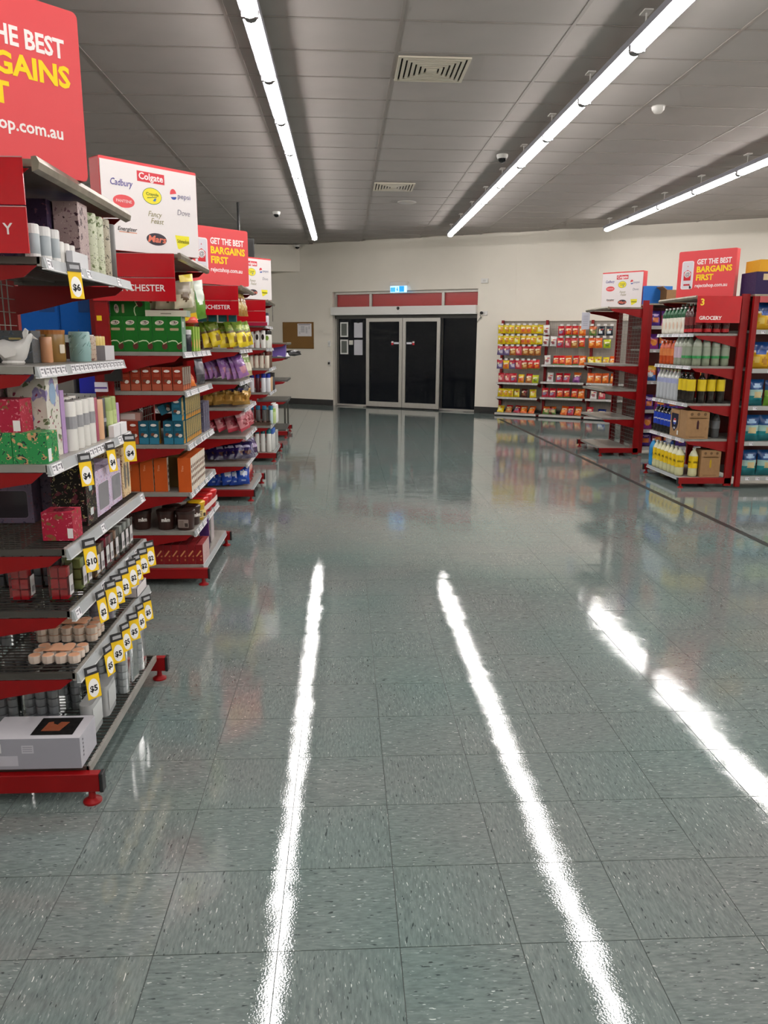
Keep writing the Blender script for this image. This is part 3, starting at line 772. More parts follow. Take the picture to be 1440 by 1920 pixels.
# --- bottom tray
def gb_top(q, w, d, h):
    q.rect('top', h+E_, -.015, .12, -.055, .062, '#0b090a/c')
def gb_obj(q, w, d, h):
    q.shape('top', h+2*E_, [(.01, -.03), (.07, -.03), (.085, .03), (.055, .032), (.05, .012), (.035, .02), (.03, .035), (.015, .03)], '#8a4a30/c')
def gb_front(q, w, d, h):
    f = -d/2-E_
    q.rect('front', f, -.14, -.10, .058, .09, '#d9d8dc/c')
    for k in range(8): q.rect('front', f-E_, -.136+.0043*k, -.136+.0043*k+(.0015 if k % 3 else .0028), .063, .086, '#333/c'.replace('#333', '#333336'))
def gb_lab(q, w, d, h):
    f = -d/2-E_
    q.rect('front', f, -.036, .002, .056, .084, '#bfbdc6/c')
    for k in range(3): q.rect('front', f-E_, -.032, -.002, .062+.007*k, .065+.007*k, '#9a99a3/c')
def gb_lab2(q, w, d, h): q.rect('front', -d/2-E_, -.145, -.05, .012, .048, '#bbb9c3/c')
def gb_dots(q, w, d, h):
    for k in range(5): q.rect('right', w/2+E_, -.055, -.047, .03+.014*k, .036+.014*k, '#4c4b52/c')
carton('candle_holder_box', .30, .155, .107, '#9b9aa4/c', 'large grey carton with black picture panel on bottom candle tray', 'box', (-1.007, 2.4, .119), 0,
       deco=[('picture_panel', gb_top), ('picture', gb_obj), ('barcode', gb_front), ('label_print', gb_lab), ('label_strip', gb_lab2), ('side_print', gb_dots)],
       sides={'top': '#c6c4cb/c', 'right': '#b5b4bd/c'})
def foil_pack(n_x, n_y, n_z, r, h, cup='#c3c6c9/s', wrap='#f4f6f7/x', band=None, lid=None):
    """a shrink-wrapped block of tealight cups."""
    b = MB()
    for k in range(n_z):
        for i in range(n_x):
            for j in range(n_y):
                c = ((i-(n_x-1)/2)*2*r, (j-(n_y-1)/2)*2*r)
                b.lathe([(r*.9, k*h+.001), (r*.97, k*h+h*.35), (r*.97, k*h+h*.93)], cup, 9, c)
                if lid: b.lathe([(r*.85, k*h+h*.93), (r*.8, k*h+h*.97)], lid, 9, c)
    o = b.build('tealight_pack')
    if wrap:
        W = n_x*r+.002; D = n_y*r+.002
        MB().prism(rounded(-W, W, -D, D, r*.8, 3), 'z', .0005, n_z*h+.003, wrap).build('wrap', o)
    if band:
        MB().box(-n_x*r*.55, n_x*r*.55, -n_y*r*.35, n_y*r*.35, n_z*h+.003, n_z*h+.005, band).build('label_card', o)
    return o
def slab():
    b = MB(); 
    for k in range(3):
        for j in range(2): b.lathe([(.019, 0), (.0215, .004), (.0215, .05), (.019, .055)], '#b4b7b9/m', 10, (0, (k-1)*.040)) if j == 0 else None
    b.prism(rounded(-.023, .023, -.062, .062, .02, 4), 'z', 0, .118, '#a9abac/f')
    o = b.build('foil_candle_pack', smooth=True)
    MB().rect('right', .0236, -.05, .05, .02, .1, '#c7cacb/f').build('label_card', o)
    return o
row(slab(), [(-.905, 2.585, .119, 0), (-.898, 2.735, .119, .04)], 'silver foil wrapped candle pack by tray edge, {o} from grey carton', 'candle pack', 'foil candle packs')
tp = foil_pack(3, 2, 8, .021, .03)
row(tp, [(-.92, 2.90, .119, .1), (-.92, 3.01, .119, -.1), (-.915, 3.12, .119, .05), (-1.06, 2.97, .119, 0)], 'tall clear stack of tealights at far end of bottom tray, {o}', 'tealights', 'clear tealight stacks')
tp2 = foil_pack(3, 2, 7, .021, .03, cup='#a0a2a5/s')
row(tp2, [(-1.22, 2.62, .119, 0), (-1.08, 2.62, .119, 0), (-1.20, 2.76, .119, 0), (-1.06, 2.77, .119, .1), (-1.19, 2.92, .119, 0), (-1.18, 3.08, .119, 0)], 'tall grey tealight stack behind the grey carton, {o}', 'tealights', 'grey tealight stacks')
# --- first wire shelf
row(foil_pack(4, 3, 1, .021, .028, cup='#d8c8bc/s', lid='#e6ae8c/c', band='#e4ac8a/c', wrap=None), [(-.95, 2.462, .447, 0)], 'flat pack of peach tealights on wire shelf, nearer {o} pack'.replace(', nearer {o} pack', ', nearest the rail'), 'tealights', 'peach tealights')
row(foil_pack(5, 3, 2, .021, .026, cup='#d0bfb0/s', lid='#d9a080/c', band='#dea584/c', wrap=None), [(-.975, 2.65, .447, .03)], 'double layer pack of peach tealights behind the flat pack', 'tealights', 'peach tealights')
row(foil_pack(3, 2, 4, .021, .03, cup='#8f9194/s'), [(-1.21, 2.60, .447, 0), (-1.20, 2.74, .447, 0), (-1.20, 2.88, .447, 0), (-1.07, 2.86, .447, 0)], 'silver tealight stack at back of wire shelf, {o} from near end', 'tealights', 'silver tealights on wire shelf')
row(foil_pack(2, 2, 2, .024, .03, cup='#8f8796/s', lid='#857c8e/c'), [(-.925, 2.86, .447, .1), (-.94, 2.97, .447, -.1)], 'small mauve tealight pack on wire shelf, {o} of two', 'tealights', 'mauve tealights')
tr = MB().box(-.045, .045, -.075, .075, 0, .002, '#d9d2d4/c').box(-.045, -.043, -.075, .075, 0, .04, '#d9d2d4/c').box(.043, .045, -.075, .075, 0, .04, '#d9d2d4/c').box(-.045, .045, -.075, -.073, 0, .04, '#cfc8ca/c').box(-.045, .045, .073, .075, 0, .04, '#d9d2d4/c').build('display_tray', None, (-.895, 3.14, .447))
tag(tr, 'white card tray of wrapped candles at far end of wire shelf', 'tray')
def crumple(w, d, h, key, seed, n=10, name='wrap'):
    rnd = random.Random(seed); b = MB(); V = []
    for j in range(n+1):
        for i in range(n+1):
            u, v = i/n, j/n
            z = h*(math.sin(PI*u)*math.sin(PI*v))**.45*(1+.35*(rnd.random()-.5))
            V.append((w*(u-.5), d*(v-.5), z))
    i0 = len(b.v); b.v += V
    for j in range(n):
        for i in range(n):
            q = j*(n+1)+i; b.f.append((i0+q, i0+q+1, i0+q+n+2, i0+q+n+1)); b.k.append(key)
    b.poly([(-w/2, -d/2, 0), (-w/2, d/2, 0), (w/2, d/2, 0), (w/2, -d/2, 0)], key)
    return b
o = crumple(.084, .144, .07, '#c9c2c8/f', 4).build('wrapped_candles', None, (-.895, 3.14, .4492)); tag(o, 'crumpled clear wrap of candles inside white card tray', 'candles')
# --- wax melt clamshells
def clamshell(col, name='wax_melt_pack', label=True, n=2):
    b = MB()
    for i in range(n):
        for k in range(3):
            x = (i-(n-1)/2)*.027; z = .008+.036*k
            b.box(x-.0115, x+.0115, -.02, .014, z, z+.031, col)
    o = b.build(name); o['_k'] = 1; del o['_k']
    w = n*.0145+.003
    MB().box(-w, w, -.024, .022, 0, .118, '#f6f7f7/x').build('clamshell', o)
    if label: MB().rect('right', w+E_, -.018, .016, .02, .085, '#d3cdcf/c').rect('right', w+2*E_, -.01, .012, .03, .05, '#8f8a8e/c').build('label_card', o)
    return o
row(clamshell('#ea1c30/s'), [(-1.037, 2.435, .656, 0), (-.915, 2.437, .656, 0)], 'red wax melt clamshell at front of shelf, {o} from left', 'wax melts', 'red wax melts')
row(clamshell('#bccb80/s'), [(-.905, 2.54, .656, 0), (-.905, 2.59, .656, 0)], 'green wax melt clamshell behind the red ones, {o} from near end', 'wax melts', 'green wax melts')
row(clamshell('#c59a7c/s'), [(-.90, 2.67, .656, 0), (-.90, 2.72, .656, 0)], 'peach wax melt clamshell along the rail, {o} from near end', 'wax melts', 'peach wax melts')
row(clamshell('#b23a52/s'), [(-.905, 2.80, .656, 0), (-.905, 2.85, .656, 0)], 'dark rose wax melt clamshell along the rail, {o} from near end', 'wax melts', 'rose wax melts')
row(clamshell('#c49a80/s'), [(-.905, 2.92, .656, 0)], 'pale peach wax melt clamshell past the rose ones', 'wax melts', 'peach wax melts')
row(clamshell('#cfd4ce/s'), [(-.905, 3.0, .656, 0), (-.905, 3.06, .656, 0), (-.905, 3.12, .656, 0)], 'pale grey wax melt clamshell at far end of shelf, {o}', 'wax melts', 'grey wax melts')
row(clamshell('#98a0ae/s'), [(-1.24+.062*k, 2.585, .656, 0) for k in range(5)], 'grey blue wax melt clamshell in back row, {o} from left', 'wax melts', 'grey blue wax melts')
row(clamshell('#5f6fae/s'), [(-.965, 2.63, .656, 0)], 'blue wax melt clamshell half hidden behind green ones', 'wax melts', 'blue wax melts')
row(clamshell('#8a3a47/s'), [(-1.0, 2.76, .656, 0), (-1.07, 2.80, .656, 0), (-1.0, 2.83, .656, 0)], 'maroon wax melt clamshell in second row, {o}', 'wax melts', 'maroon wax melts')
# --- boxes with windows
LIL = 'fl:cfc0d8:9480ac:c9889c:4a4068:32'; DLI = 'fl:75687f:4c4560:8a6274:2b2838:26'
def win_box(key, w, d, h, face, label, loc, rz=0, win='#6b6872/s', oval=False, group=None, name='gift_box', frame='#d9cfe0/c'):
    o = MB().box(-w/2, w/2, -d/2, d/2, 0, h, key).build(name, None, loc, rz); tag(o, label, 'gift box', group)
    q = MB()
    at = {'front': -d/2, 'right': w/2}[face]; s = -1 if face == 'front' else 1
    L = w if face == 'front' else d
    if oval:
        q.oval(face, at+s*E_, -L*.2, h*.42, L*.16, h*.3, frame, 16); q.oval(face, at+2*s*E_, -L*.2, h*.42, L*.13, h*.27, win, 16)
        q.oval(face, at+s*E_, L*.2, h*.42, L*.16, h*.3, frame, 16); q.oval(face, at+2*s*E_, L*.2, h*.42, L*.13, h*.27, win, 16)
    else:
        q.shape(face, at+s*E_, rounded(-L*.28, L*.42, h*.10, h*.70, .012, 3), frame)
        q.shape(face, at+2*s*E_, rounded(-L*.265, L*.405, h*.115, h*.685, .01, 3), win)
    q.build('window', o)
    return o
Z3 = .857
win_box(DLI, .19, .10, .165, 'front', 'dim lilac floral gift box with window at shelf back', (-1.17, 2.72, Z3), win='#3f3b42/s', frame='#85788c/c')
carton('gift_box', .06, .11, .175, DLI, 'dim lilac floral gift box beside the black one', 'gift box', (-1.04, 2.79, Z3))
bf = carton('gift_box', .115, .105, .215, 'fl:15120e:6a2f3c:8f8a58:dcc8ac:26', 'black floral gift box standing tall at shelf front', 'gift box', (-.933, 2.672, Z3))
MB().shape('right', .0575+E_, rounded(-.02, .012, .115, .175, .006, 3), '#9db9bf/c').build('label_print', bf)
MB().shape('right', .0575+E_, rounded(-.02, .012, .03, .055, .004, 3), '#d0d4d6/c').build('label_strip', bf)
win_box(LIL, .125, .175, .165, 'right', 'lilac floral gift box with window facing aisle, nearer one', (-.947, 2.825, Z3), group='lilac window boxes', win='#86848c/s')
win_box(LIL, .125, .165, .165, 'right', 'lilac floral gift box with window facing aisle, farther one', (-.952, 3.003, Z3), group='lilac window boxes', win='#86848c/s')
win_box('fl:e0c79b:7a3e2c:a8502c:3b2418:40', .12, .11, .20, 'right', 'cream floral gift box with twin oval windows at shelf end', (-.95, 3.165, Z3), oval=True, win='#6a625c/s', frame='#d8c7a4/c')
carton('gift_box', .10, .30, .19, 'fl:5b4a44:2c2430:8a6a58:1d1820:34', 'dark floral gift boxes behind the lilac pair'.replace('boxes', 'box'), 'gift box', (-1.075, 3.03, Z3))
def pk_lab(q, w, d, h): q.rect('front', -d/2-E_, w/2-.018, w/2-.001, .008, .04, '#e6e2e2/c')
def pk_win(q, w, d, h): q.oval('top', h+E_, .01, 0, w*.33, d*.36, '#7b2a38/s', 16)
PNK = 'fl:a81b3a:7d5a34:d07a86:8a1430:30'
carton('gift_box', .096, .085, .092, PNK, 'bright pink floral cube box at front of shelf', 'gift box', (-.905, 2.462, Z3), deco=[('price_sticker', pk_lab), ('window', pk_win)])
# --- fourth shelf
Z4 = 1.1125
GRN = 'fl:2c8a4c:c79a6c:1d3b34:d9b08c:28'
def gr_lab(q, w, d, h): q.rect('right', w/2+E_, -d/2+.004, -d/2+.03, .006, .045, '#e2e4e2/c')
row(carton('gift_box', .102, .09, .094, GRN, '', 'gift box', (0, 0, 0), deco=[('price_sticker', gr_lab)]), [(-1.046, 2.4, Z4), (-.942, 2.4, Z4)], 'green floral cube box at front of shelf, {o} from left', 'gift box', 'green floral boxes')
def pk_side(q, w, d, h): q.rect('front', -d/2-E_, w/2-.024, w/2-.003, .004, .036, '#eae6e2/c')
carton('gift_box', .105, .09, .098, PNK, 'bright pink floral cube box stacked on green box', 'gift box', (-1.015, 2.405, Z4+.0945), deco=[('price_sticker', pk_side)])
carton('gift_box', .115, .09, .265, 'fl:c9a9ae:a44f68:7f8a5e:5b3a4a:16', 'tall pink rose printed gift box behind pink cube', 'gift box', (-1.115, 2.50, Z4))
wf = carton('gift_box', .115, .11, .272, 'fl:d6d2c8:8f86b4:6f7a5a:8a2f4a:14', 'tall white gift box with mauve and green flowers', 'gift box', (-.978, 2.513, Z4))
MB().oval('right', .0575+E_, -.0, .2, .028, .034, '#8fa8c4/c', 18).build('label_print', wf)
carton('gift_box', .05, .035, .205, '#b493c4/c', 'slim mauve gift box beside the white flower box', 'gift box', (-.945, 2.592, Z4))
def pillar(r, h, key, band=None, wick=True, name='pillar_candle', wrap=None):
    o = MB().lathe([(r*.97, 0), (r, .004), (r, h-.004), (r*.94, h)], key, 18).build(name, smooth=True)
    if wick: MB().tube((0, 0, h), (0, 0, h+.007), .0012, DARK).build('wick', o)
    if band: MB().lathe([(r+.0006, h*band[0]), (r+.0006, h*band[1])], band[2], 18).build('label_band', o)
    return o
row(pillar(.03, .165, '#dedcd8/s', (.45, .7, '#97979b/c')), [(-.93, 2.655, Z4, 0), (-.93, 2.72, Z4, 0), (-.93, 2.785, Z4, 0), (-.93, 2.85, Z4, 0)], 'tall white pillar candle with grey label, {o} from near end', 'candle', 'white pillar candles')
row(pillar(.03, .17, '#c9c5bf/s', None), [(-1.0, 2.66, Z4, 0), (-1.0, 2.73, Z4, 0), (-1.0, 2.8, Z4, 0), (-1.0, 2.87, Z4, 0)], 'white pillar candle in second row, {o} from near end', 'candle', 'white pillar candles behind')
row(pillar(.022, .16, '#a8556a/s'), [(-.93, 2.91, Z4, 0)], 'slim dusky pink candle after the white ones', 'candle')
row(pillar(.03, .15, '#d7ab86/s'), [(-.935, 2.965, Z4, 0)], 'peach pillar candle between pink and dark candles', 'candle')
row(pillar(.022, .15, '#4d4e55/s', (.4, .5, '#9a9aa0/c')), [(-.935, 3.022, Z4, 0)], 'slim charcoal pillar candle with thin band', 'candle')
row(pillar(.026, .15, '#9fb06c/s', (.3, .65, '#b5c285/c')), [(-.93, 3.075, Z4, 0), (-.93, 3.13, Z4, 0)], 'olive green pillar candle near shelf end, {o} of two', 'candle', 'green pillar candles')
row(pillar(.02, .12, '#b58abf/s'), [(-.93, 3.19, Z4, 0)], 'mauve candle at the far end of shelf', 'candle')
row(carton('display_tray', .02, .085, .045, '#d4d2d6/c', '', 'tray', (0, 0, 0), sides={'right': '#e2e0e3/c'}), [(-.892, 3.05, Z4, 0), (-.892, 3.145, Z4, 0)], 'small white card tray front under green candles, {o}', 'tray', 'white card trays')
# --- fifth shelf: ornaments and jars
Z5 = 1.4025
def bird():
    b = MB()
    # body of a roosting bird: swept rings along its length, tail lifted, head turned up
    rings = [(-.058, .052, .012, .010), (-.05, .05, .022, .022), (-.035, .042, .03, .034), (-.015, .036, .034, .036), (.008, .036, .032, .036), (.026, .046, .024, .032), (.036, .062, .018, .022), (.042, .076, .016, .017), (.05, .084, .010, .012), (.056, .086, .003, .004)]
    n = 14; i0 = len(b.v)
    for x, z, ry, rz in rings:
        for j in range(n):
            a = 2*PI*j/n
            bump = 1+.05*math.sin(5*a+x*180)
            b.v.append((x, ry*math.cos(a)*bump, max(0, z+rz*math.sin(a)*bump)))
    for k in range(len(rings)-1):
        for j in range(n):
            b.f.append((i0+k*n+j, i0+k*n+(j+1) % n, i0+(k+1)*n+(j+1) % n, i0+(k+1)*n+j)); b.k.append('#d9d8d6/p')
    b.f.append(tuple(i0+j for j in range(n))); b.k.append('#d9d8d6/p')
    o = b.build('bird_ornament', smooth=True)
    MB().prism([(-.002, .088), (.006, .09), (.012, .115), (.004, .122), (-.004, .108)], 'y', -.005, .005, '#dddcda/p').build('crest', o, (.03, 0, -.012))
    MB().prism([(0, 0), (.016, -.004), (0, .008)], 'y', -.004, .004, '#cfcdc8/p').build('beak', o, (.054, 0, .08))
    for s in (-1, 1):
        w = MB().shape('front', 0, [(-.05, .05), (-.02, .02), (.012, .028), (.018, .045), (-.01, .058)], '#e2e1df/p')
        wo = w.build('wing', o, (0, s*.036, 0))
    MB().lathe([(.03, 0), (.034, .006), (.03, .012)], '#d2d0cd/p', 14).build('base', o, (-.01, 0, 0))
    return o
row(bird(), [(-1.015, 2.50, Z5, 0), (-1.145, 2.49, Z5, .1)], 'white ceramic bird ornament, {o} from right, before grey boxes', 'ornament', 'white bird ornaments')
def gc(q, w, d, h): q.rect('front', -d/2-E_, -.02, .02, h*.72, h*.78, '#b3a36a/c')
row(carton('candle_box', .105, .08, .105, 'fl:565a5c:4a5560:626a78:3f4448:30', '', 'box', (0, 0, 0), deco=[('gold_print', gc)]), [(-1.075, 2.69, Z5, 0), (-1.19, 2.69, Z5, 0)], 'grey patterned candle box behind the bird, {o} from right', 'box', 'grey candle boxes')
jar = MB().lathe([(.044, 0), (.046, .005), (.046, .10), (.043, .108)], '#8f6a2c/s', 20).build('jar_candle', smooth=True)
MB().lathe([(.0465, .094), (.0475, .109)], '#a5672c/p', 20).build('rim', jar); MB().shape('right', .0468, rounded(-.012, .012, .03, .06, .003, 2), '#ded4c4/c').build('label_print', jar)
row(jar, [(-1.022, 2.82, Z5, -.4)], 'amber glass jar candle behind small peach candle', 'candle')
row(pillar(.021, .085, '#c98f66/s'), [(-1.01, 2.735, Z5, 0)], 'small peach candle before the amber jar', 'candle')
emb = MB()
for k in range(8):
    pass
tl = pillar(.036, .105, '#8fb3b2/p', name='embossed_candle')
eb = MB()
for k in range(26):
    a = random.uniform(-PI, 0.6); z = random.uniform(.02, .09); eb.tube((.036*math.cos(a), .036*math.sin(a), z), (.0365*math.cos(a+.3), .0365*math.sin(a+.3), z+.012), .002, '#9bbfbd/p', 4)
o = eb.build('relief', tl); o['kind'] = 'stuff'
row(tl, [(-.952, 2.905, Z5, 0)], 'pale teal embossed cylinder candle on ornament shelf', 'candle')
row(pillar(.034, .09, 'fl:b9a493:6d3f3a:8a6650:cfc2b2:36', name='patterned_candle', wick=False), [(-.955, 2.985, Z5, 0)], 'brown patterned candle cup right of the teal cylinder', 'candle')
tr5 = tag(MB().box(-.04, .04, -.06, .06, 0, .055, '#c9c6ca/c', front='#9d9aa0/c').box(-.04, -.036, -.06, .06, .055, .095, '#d6d4d8/c').build('display_tray', None, (-.95, 3.12, Z5)), 'white card tray of yellow candles at end of ornament shelf', 'tray')
row(pillar(.017, .035, '#d9c176/s'), [(-.955, 3.085, Z5+.055, 0), (-.955, 3.125, Z5+.055, 0), (-.955, 3.16, Z5+.055, 0)], 'small yellow candle on the white tray, {o} from near end', 'candle', 'yellow candles')
carton('storage_carton', .10, .10, .10, '#8d8f93/c', 'plain grey carton at back of ornament shelf', 'box', (-1.13, 3.0, Z5))
# --- sixth shelf
Z6 = 1.7085
jb = MB().lathe([(.02, 0), (.021, .004), (.021, .075), (.019, .08)], '#a7b0b6/p', 16).build('capped_candle', smooth=True)
MB().lathe([(.0215, .07), (.0215, .094), (.019, .097)], '#ebeaea/p', 16).build('cap', jb); MB().lathe([(.0213, .0), (.0213, .014)], '#e2e2e2/p', 16).build('base_band', jb)
row(jb, [(-.905, 2.415, Z6, 0), (-.895, 2.475, Z6, 0), (-.89, 2.535, Z6, 0)], 'grey candle with white cap on top display shelf, {o} from near end', 'candle', 'white capped candles')
row(pillar(.022, .07, '#e0ddd9/s'), [(-.90, 2.60, Z6, 0), (-.90, 2.65, Z6, 0), (-.90, 2.70, Z6, 0)], 'short white candle behind card tray, {o} from near end', 'candle', 'short white candles')
carton('display_tray', .02, .15, .045, '#c6c6cc/c', 'white card tray front before short white candles', 'tray', (-.865, 2.68, Z6), sides={'right': '#d6d6da/c'})
row(carton('gift_box', .075, .08, .215, 'fl:3b2d48:5d4a74:6e4a5c:241c30:22', '', 'gift box', (0, 0, 0)), [(-1.10, 2.74, Z6, 0), (-1.0, 2.75, Z6, 0)], 'tall dark purple floral gift box on top display shelf, {o} from left', 'gift box', 'dark purple boxes')
carton('gift_box', .08, .10, .215, 'fl:b9a2a0:4a3038:8a6a74:e0d2cc:30', 'tall pink leaf printed gift box right of purple ones', 'gift box', (-.916, 2.80, Z6))
row(pillar(.034, .20, 'fl:cfd2b8:6c7a4c:9aa67c:3b3a2c:32', name='patterned_tube', wick=False), [(-.90, 2.905, Z6, 0), (-.90, 2.985, Z6, 0)], 'tall green and cream patterned tube, {o} from near end', 'tube', 'green patterned tubes')
row(pillar(.036, .205, 'fl:b7ad98:3f3a2f:6d6350:d8cfb8:40', name='patterned_tube', wick=False), [(-.905, 3.075, Z6, 0)], 'tall beige speckled tube at end of top display shelf', 'tube')
row(pillar(.03, .20, '#54504e/p', name='patterned_tube', wick=False), [(-.905, 3.165, Z6, 0)], 'tall dark grey tube at end of top display shelf', 'tube')

# --- yellow price cards clipped to the rails
def price_card(num, small=''):
    o = MB().box(0, .0015, -.024, .024, -.08, 0, '#eec41c/c').build('price_card')
    MB().oval('right', .0018, 0, -.045, .019, .031, '#eeecea/c', 18).build('oval_print', o)
    text(num, .027, '#17151a/c', o, (.0022, 0, -.056), 'right', .03, 'CENTER')
    hd = MB().box(.0, .003, -.024, .024, 0, .028, '#26262a/p').build('holder', o)
    MB().rect('right', .0036, -.016, .018, .008, .02, '#a9a9ad/c').build('holder_print', hd)
    return o
def cards(num, spots, where, fmt):
    p = price_card(num)
    row(p, [(x, y, z, r, 0, -.12) for x, y, z, r in spots], fmt, 'price card', where)
X = -.824
rc = lambda: random.uniform(-.75, -.25)
cards('$10', [(X, 2.455, .826, -.6)], 'price cards on shelves', 'yellow $10 price card hanging near the pink cube box')
cards('$4', [(-.861, 2.585, 1.084, -.6), (-.861, 2.875, 1.084, -.35), (-.858, 3.12, 1.084, -1.1)], 'price cards under the pillar candles', 'yellow $4 price card under the pillar candles, {o} from near end')
cards('$2', [(X, 2.53+.092*k+(0.02 if k % 3 == 1 else 0), .626, rc()) for k in range(8)], 'price cards under the wax melts', 'yellow $2 price card under the wax melts, {o} from near end')
cards('$5', [(X, 2.385, .417, -.7)]+[(X, 2.56+.108*k, .419, rc()) for k in range(6)], 'price cards under the tealights', 'yellow $5 price card under the peach tealights, {o} from near end')
cards('$6', [(-.825, 2.515, 1.682, -.6)], 'price cards on top display shelf', 'yellow price card alone under the top display shelf')
# --- goods on the long shelving behind, seen through the gaps
def fab(q, w, d, h): q.rect('front', -d/2-E_, .0, .09, h*.62, h*.95, '#123f7a/c')
row(carton('storage_tub', .225, .28, .215, '#1757a8/r', '', 'storage box', (0, 0, 0), bevel=.008, deco=[('fold', fab)]), [(-1.79, 4.93, 1.502, 0), (-1.562, 4.93, 1.502, 0), (-2.03, 4.93, 1.502, 0)], 'blue fabric storage tub glimpsed behind candle unit, {o} from right', 'storage box', 'blue storage tubs')
carton('storage_tub', .12, .25, .16, '#1420b8/p', 'small vivid blue box glimpsed above the pillar candles', 'storage box', (-1.525, 4.9, 1.162))
carton('storage_tub', .2, .3, .18, '#77746f/c', 'grey box glimpsed left of small blue box', 'storage box', (-1.72, 4.93, 1.162))
sc = carton('storage_carton', .16, .3, .20, '#cfcfcf/c', 'white and black carton lettered STORAGE glimpsed behind candles', 'box', (-1.85, 4.9, .507))
MB().rect('front', -.15-E_, -.08, .08, .07, .125, '#1a1a1c/c').build('band_print', sc)
text('STORAGE', .045, '#d9d9d9/c', sc, (0, -.1518, .083), 'front', .03, 'CENTER', fit=.145)
carton('clip_strip_box', .095, .03, .125, '#151416/p', 'black box hanging beside the Milo style green boxes'.replace('Milo style ', ''), 'box', (-1.325, 4.585, 1.247))
cs = carton('hanging_pack', .07, .02, .055, '#d7d2e0/p', 'small white and purple pack under the black box', 'pack', (-1.40, 4.59, 1.185))
MB().rect('front', -.0107, -.035, .035, .018, .028, '#5b3f8f/c').build('band_print', cs)
for k, (x, z) in enumerate(((-1.395, 1.585),)):
    tk = MB().box(-.014, .014, -.001, .001, 0, .028, '#e8c41a/c').build('price_ticket', None, (x, 4.6235, z)); tag(tk, ['small yellow price square on red post by green boxes', 'small yellow price square beside the blue tubs'][k], 'price tag')
# ================================================================ snack bags, boxes and bottles: makers
def bag(w, h, t, col, seed=1, nx=9, ny=13, name='snack_bag', crimp=True, lump=0.0, key='f'):
    """pillow bag standing on z=0, print side towards -y; col(u,v) gives the print colour."""
    rnd = random.Random(seed); b = MB()
    ph = [rnd.uniform(0, 6.28) for _ in range(6)]
    def P(u, v, s):
        env = (max(0, math.sin(PI*min(1, max(0, (v-.05)/.9)))))**.42*(max(0, 1-(2*u-1)**2))**.5
        wr = .13*math.sin(7*u+9*v+ph[0])+.1*math.sin(15*u-11*v+ph[1])+.09*math.sin(21*v+5*u+ph[2])
        th = t/2*env*(1+wr+lump*math.sin(13*u+ph[3])*math.sin(11*v+ph[4]))
        pinch = 1-.07*math.sin(PI*v)
        x = w*(u-.5)*pinch*(1+.015*math.sin(20*v+ph[5]))
        if crimp and (v < .04 or v > .96): y = .0015*math.sin(60*u)
        else: y = s*th
        return (x, y, h*v)
    for s in (-1, 1):
        i0 = len(b.v)
        for j in range(ny+1):
            for i in range(nx+1): b.v.append(P(i/nx, j/ny, s))
        for j in range(ny):
            for i in range(nx):
                q = [i0+j*(nx+1)+i, i0+j*(nx+1)+i+1, i0+(j+1)*(nx+1)+i+1, i0+(j+1)*(nx+1)+i]
                if s > 0: q.reverse()
                b.f.append(tuple(q)); b.k.append(col((i+.5)/nx, (j+.5)/ny)+'/'+key)
    return b.build(name, smooth=True)
def zones(*z, spots=()):
    """colour by height bands [(top, colour)...] with oval spots (cu, cv, ru, rv, colour) on them."""
    def f(u, v):
        for cu, cv, ru, rv, c in spots:
            if ((u-cu)/ru)**2+((v-cv)/rv)**2 < 1: return c
        for top, c in z:
            if v <= top: return c
        return z[-1][1]
    return f
def label_box(w, d, h, base, side, spots=(), name='chocolate_box', parts=()):
    """carton with a printed front (towards -y) and a differently printed right side; spots are part of its print."""
    o = MB().box(-w/2, w/2, -d/2, d/2, 0, h, base, right=side).build(name)
    for nm, fn in parts:
        q = MB(); fn(q, w, d, h); q.build(nm, o)
    return o
# ================================================================ second left unit: chocolate boxes
GY = 4.655
def mr_print(q, w, d, h):
    f = -d/2-E_
    q.shape('front', f, [(-w*.42, h*.42), (-w*.28, h*.38), (w*.32, h*.68), (w*.18, h*.72)], '#c98a5a/c')
    q.shape('front', f, [(w*.1, h*.40), (w*.34, h*.36), (w*.36, h*.48)], '#b9784c/c')
    q.oval('front', f, w*.22, h*.22, w*.1, h*.06, '#a8663f/c', 10)
mrb = label_box(.0475, .055, .124, '#7c1218/c', 'fl:c9aaa8:a07478:d8c4c0:8a5a60:60', name='biscuit_box', parts=[('gold_print', mr_print)])
sp = []; 
for r in range(4):
    for k in range(7): sp.append((-1.195+.0485*k, 4.71+.0565*r, .119))
O28 = ['row %s, %s from left' % (ORD[i//7], ORD[i % 7]) for i in range(28)]
row(mrb, sp, 'maroon and gold biscuit box on bottom shelf, {o}', 'box', 'maroon biscuit boxes', O28)
pb = carton('gift_box', .06, .05, .20, '#46245f/c', 'purple printed box standing at end of maroon boxes', 'box', (-.935, 5.06, .119), .1)
MB().oval('right', .03+E_, 0, .13, .016, .04, '#a23a6a/c', 12).build('print', pb)
carton('show_card', .006, .16, .17, '#b9aeb0/c', 'pale card standing upright at far end of bottom shelf', 'card', (-.925, 5.3, .119), .05)
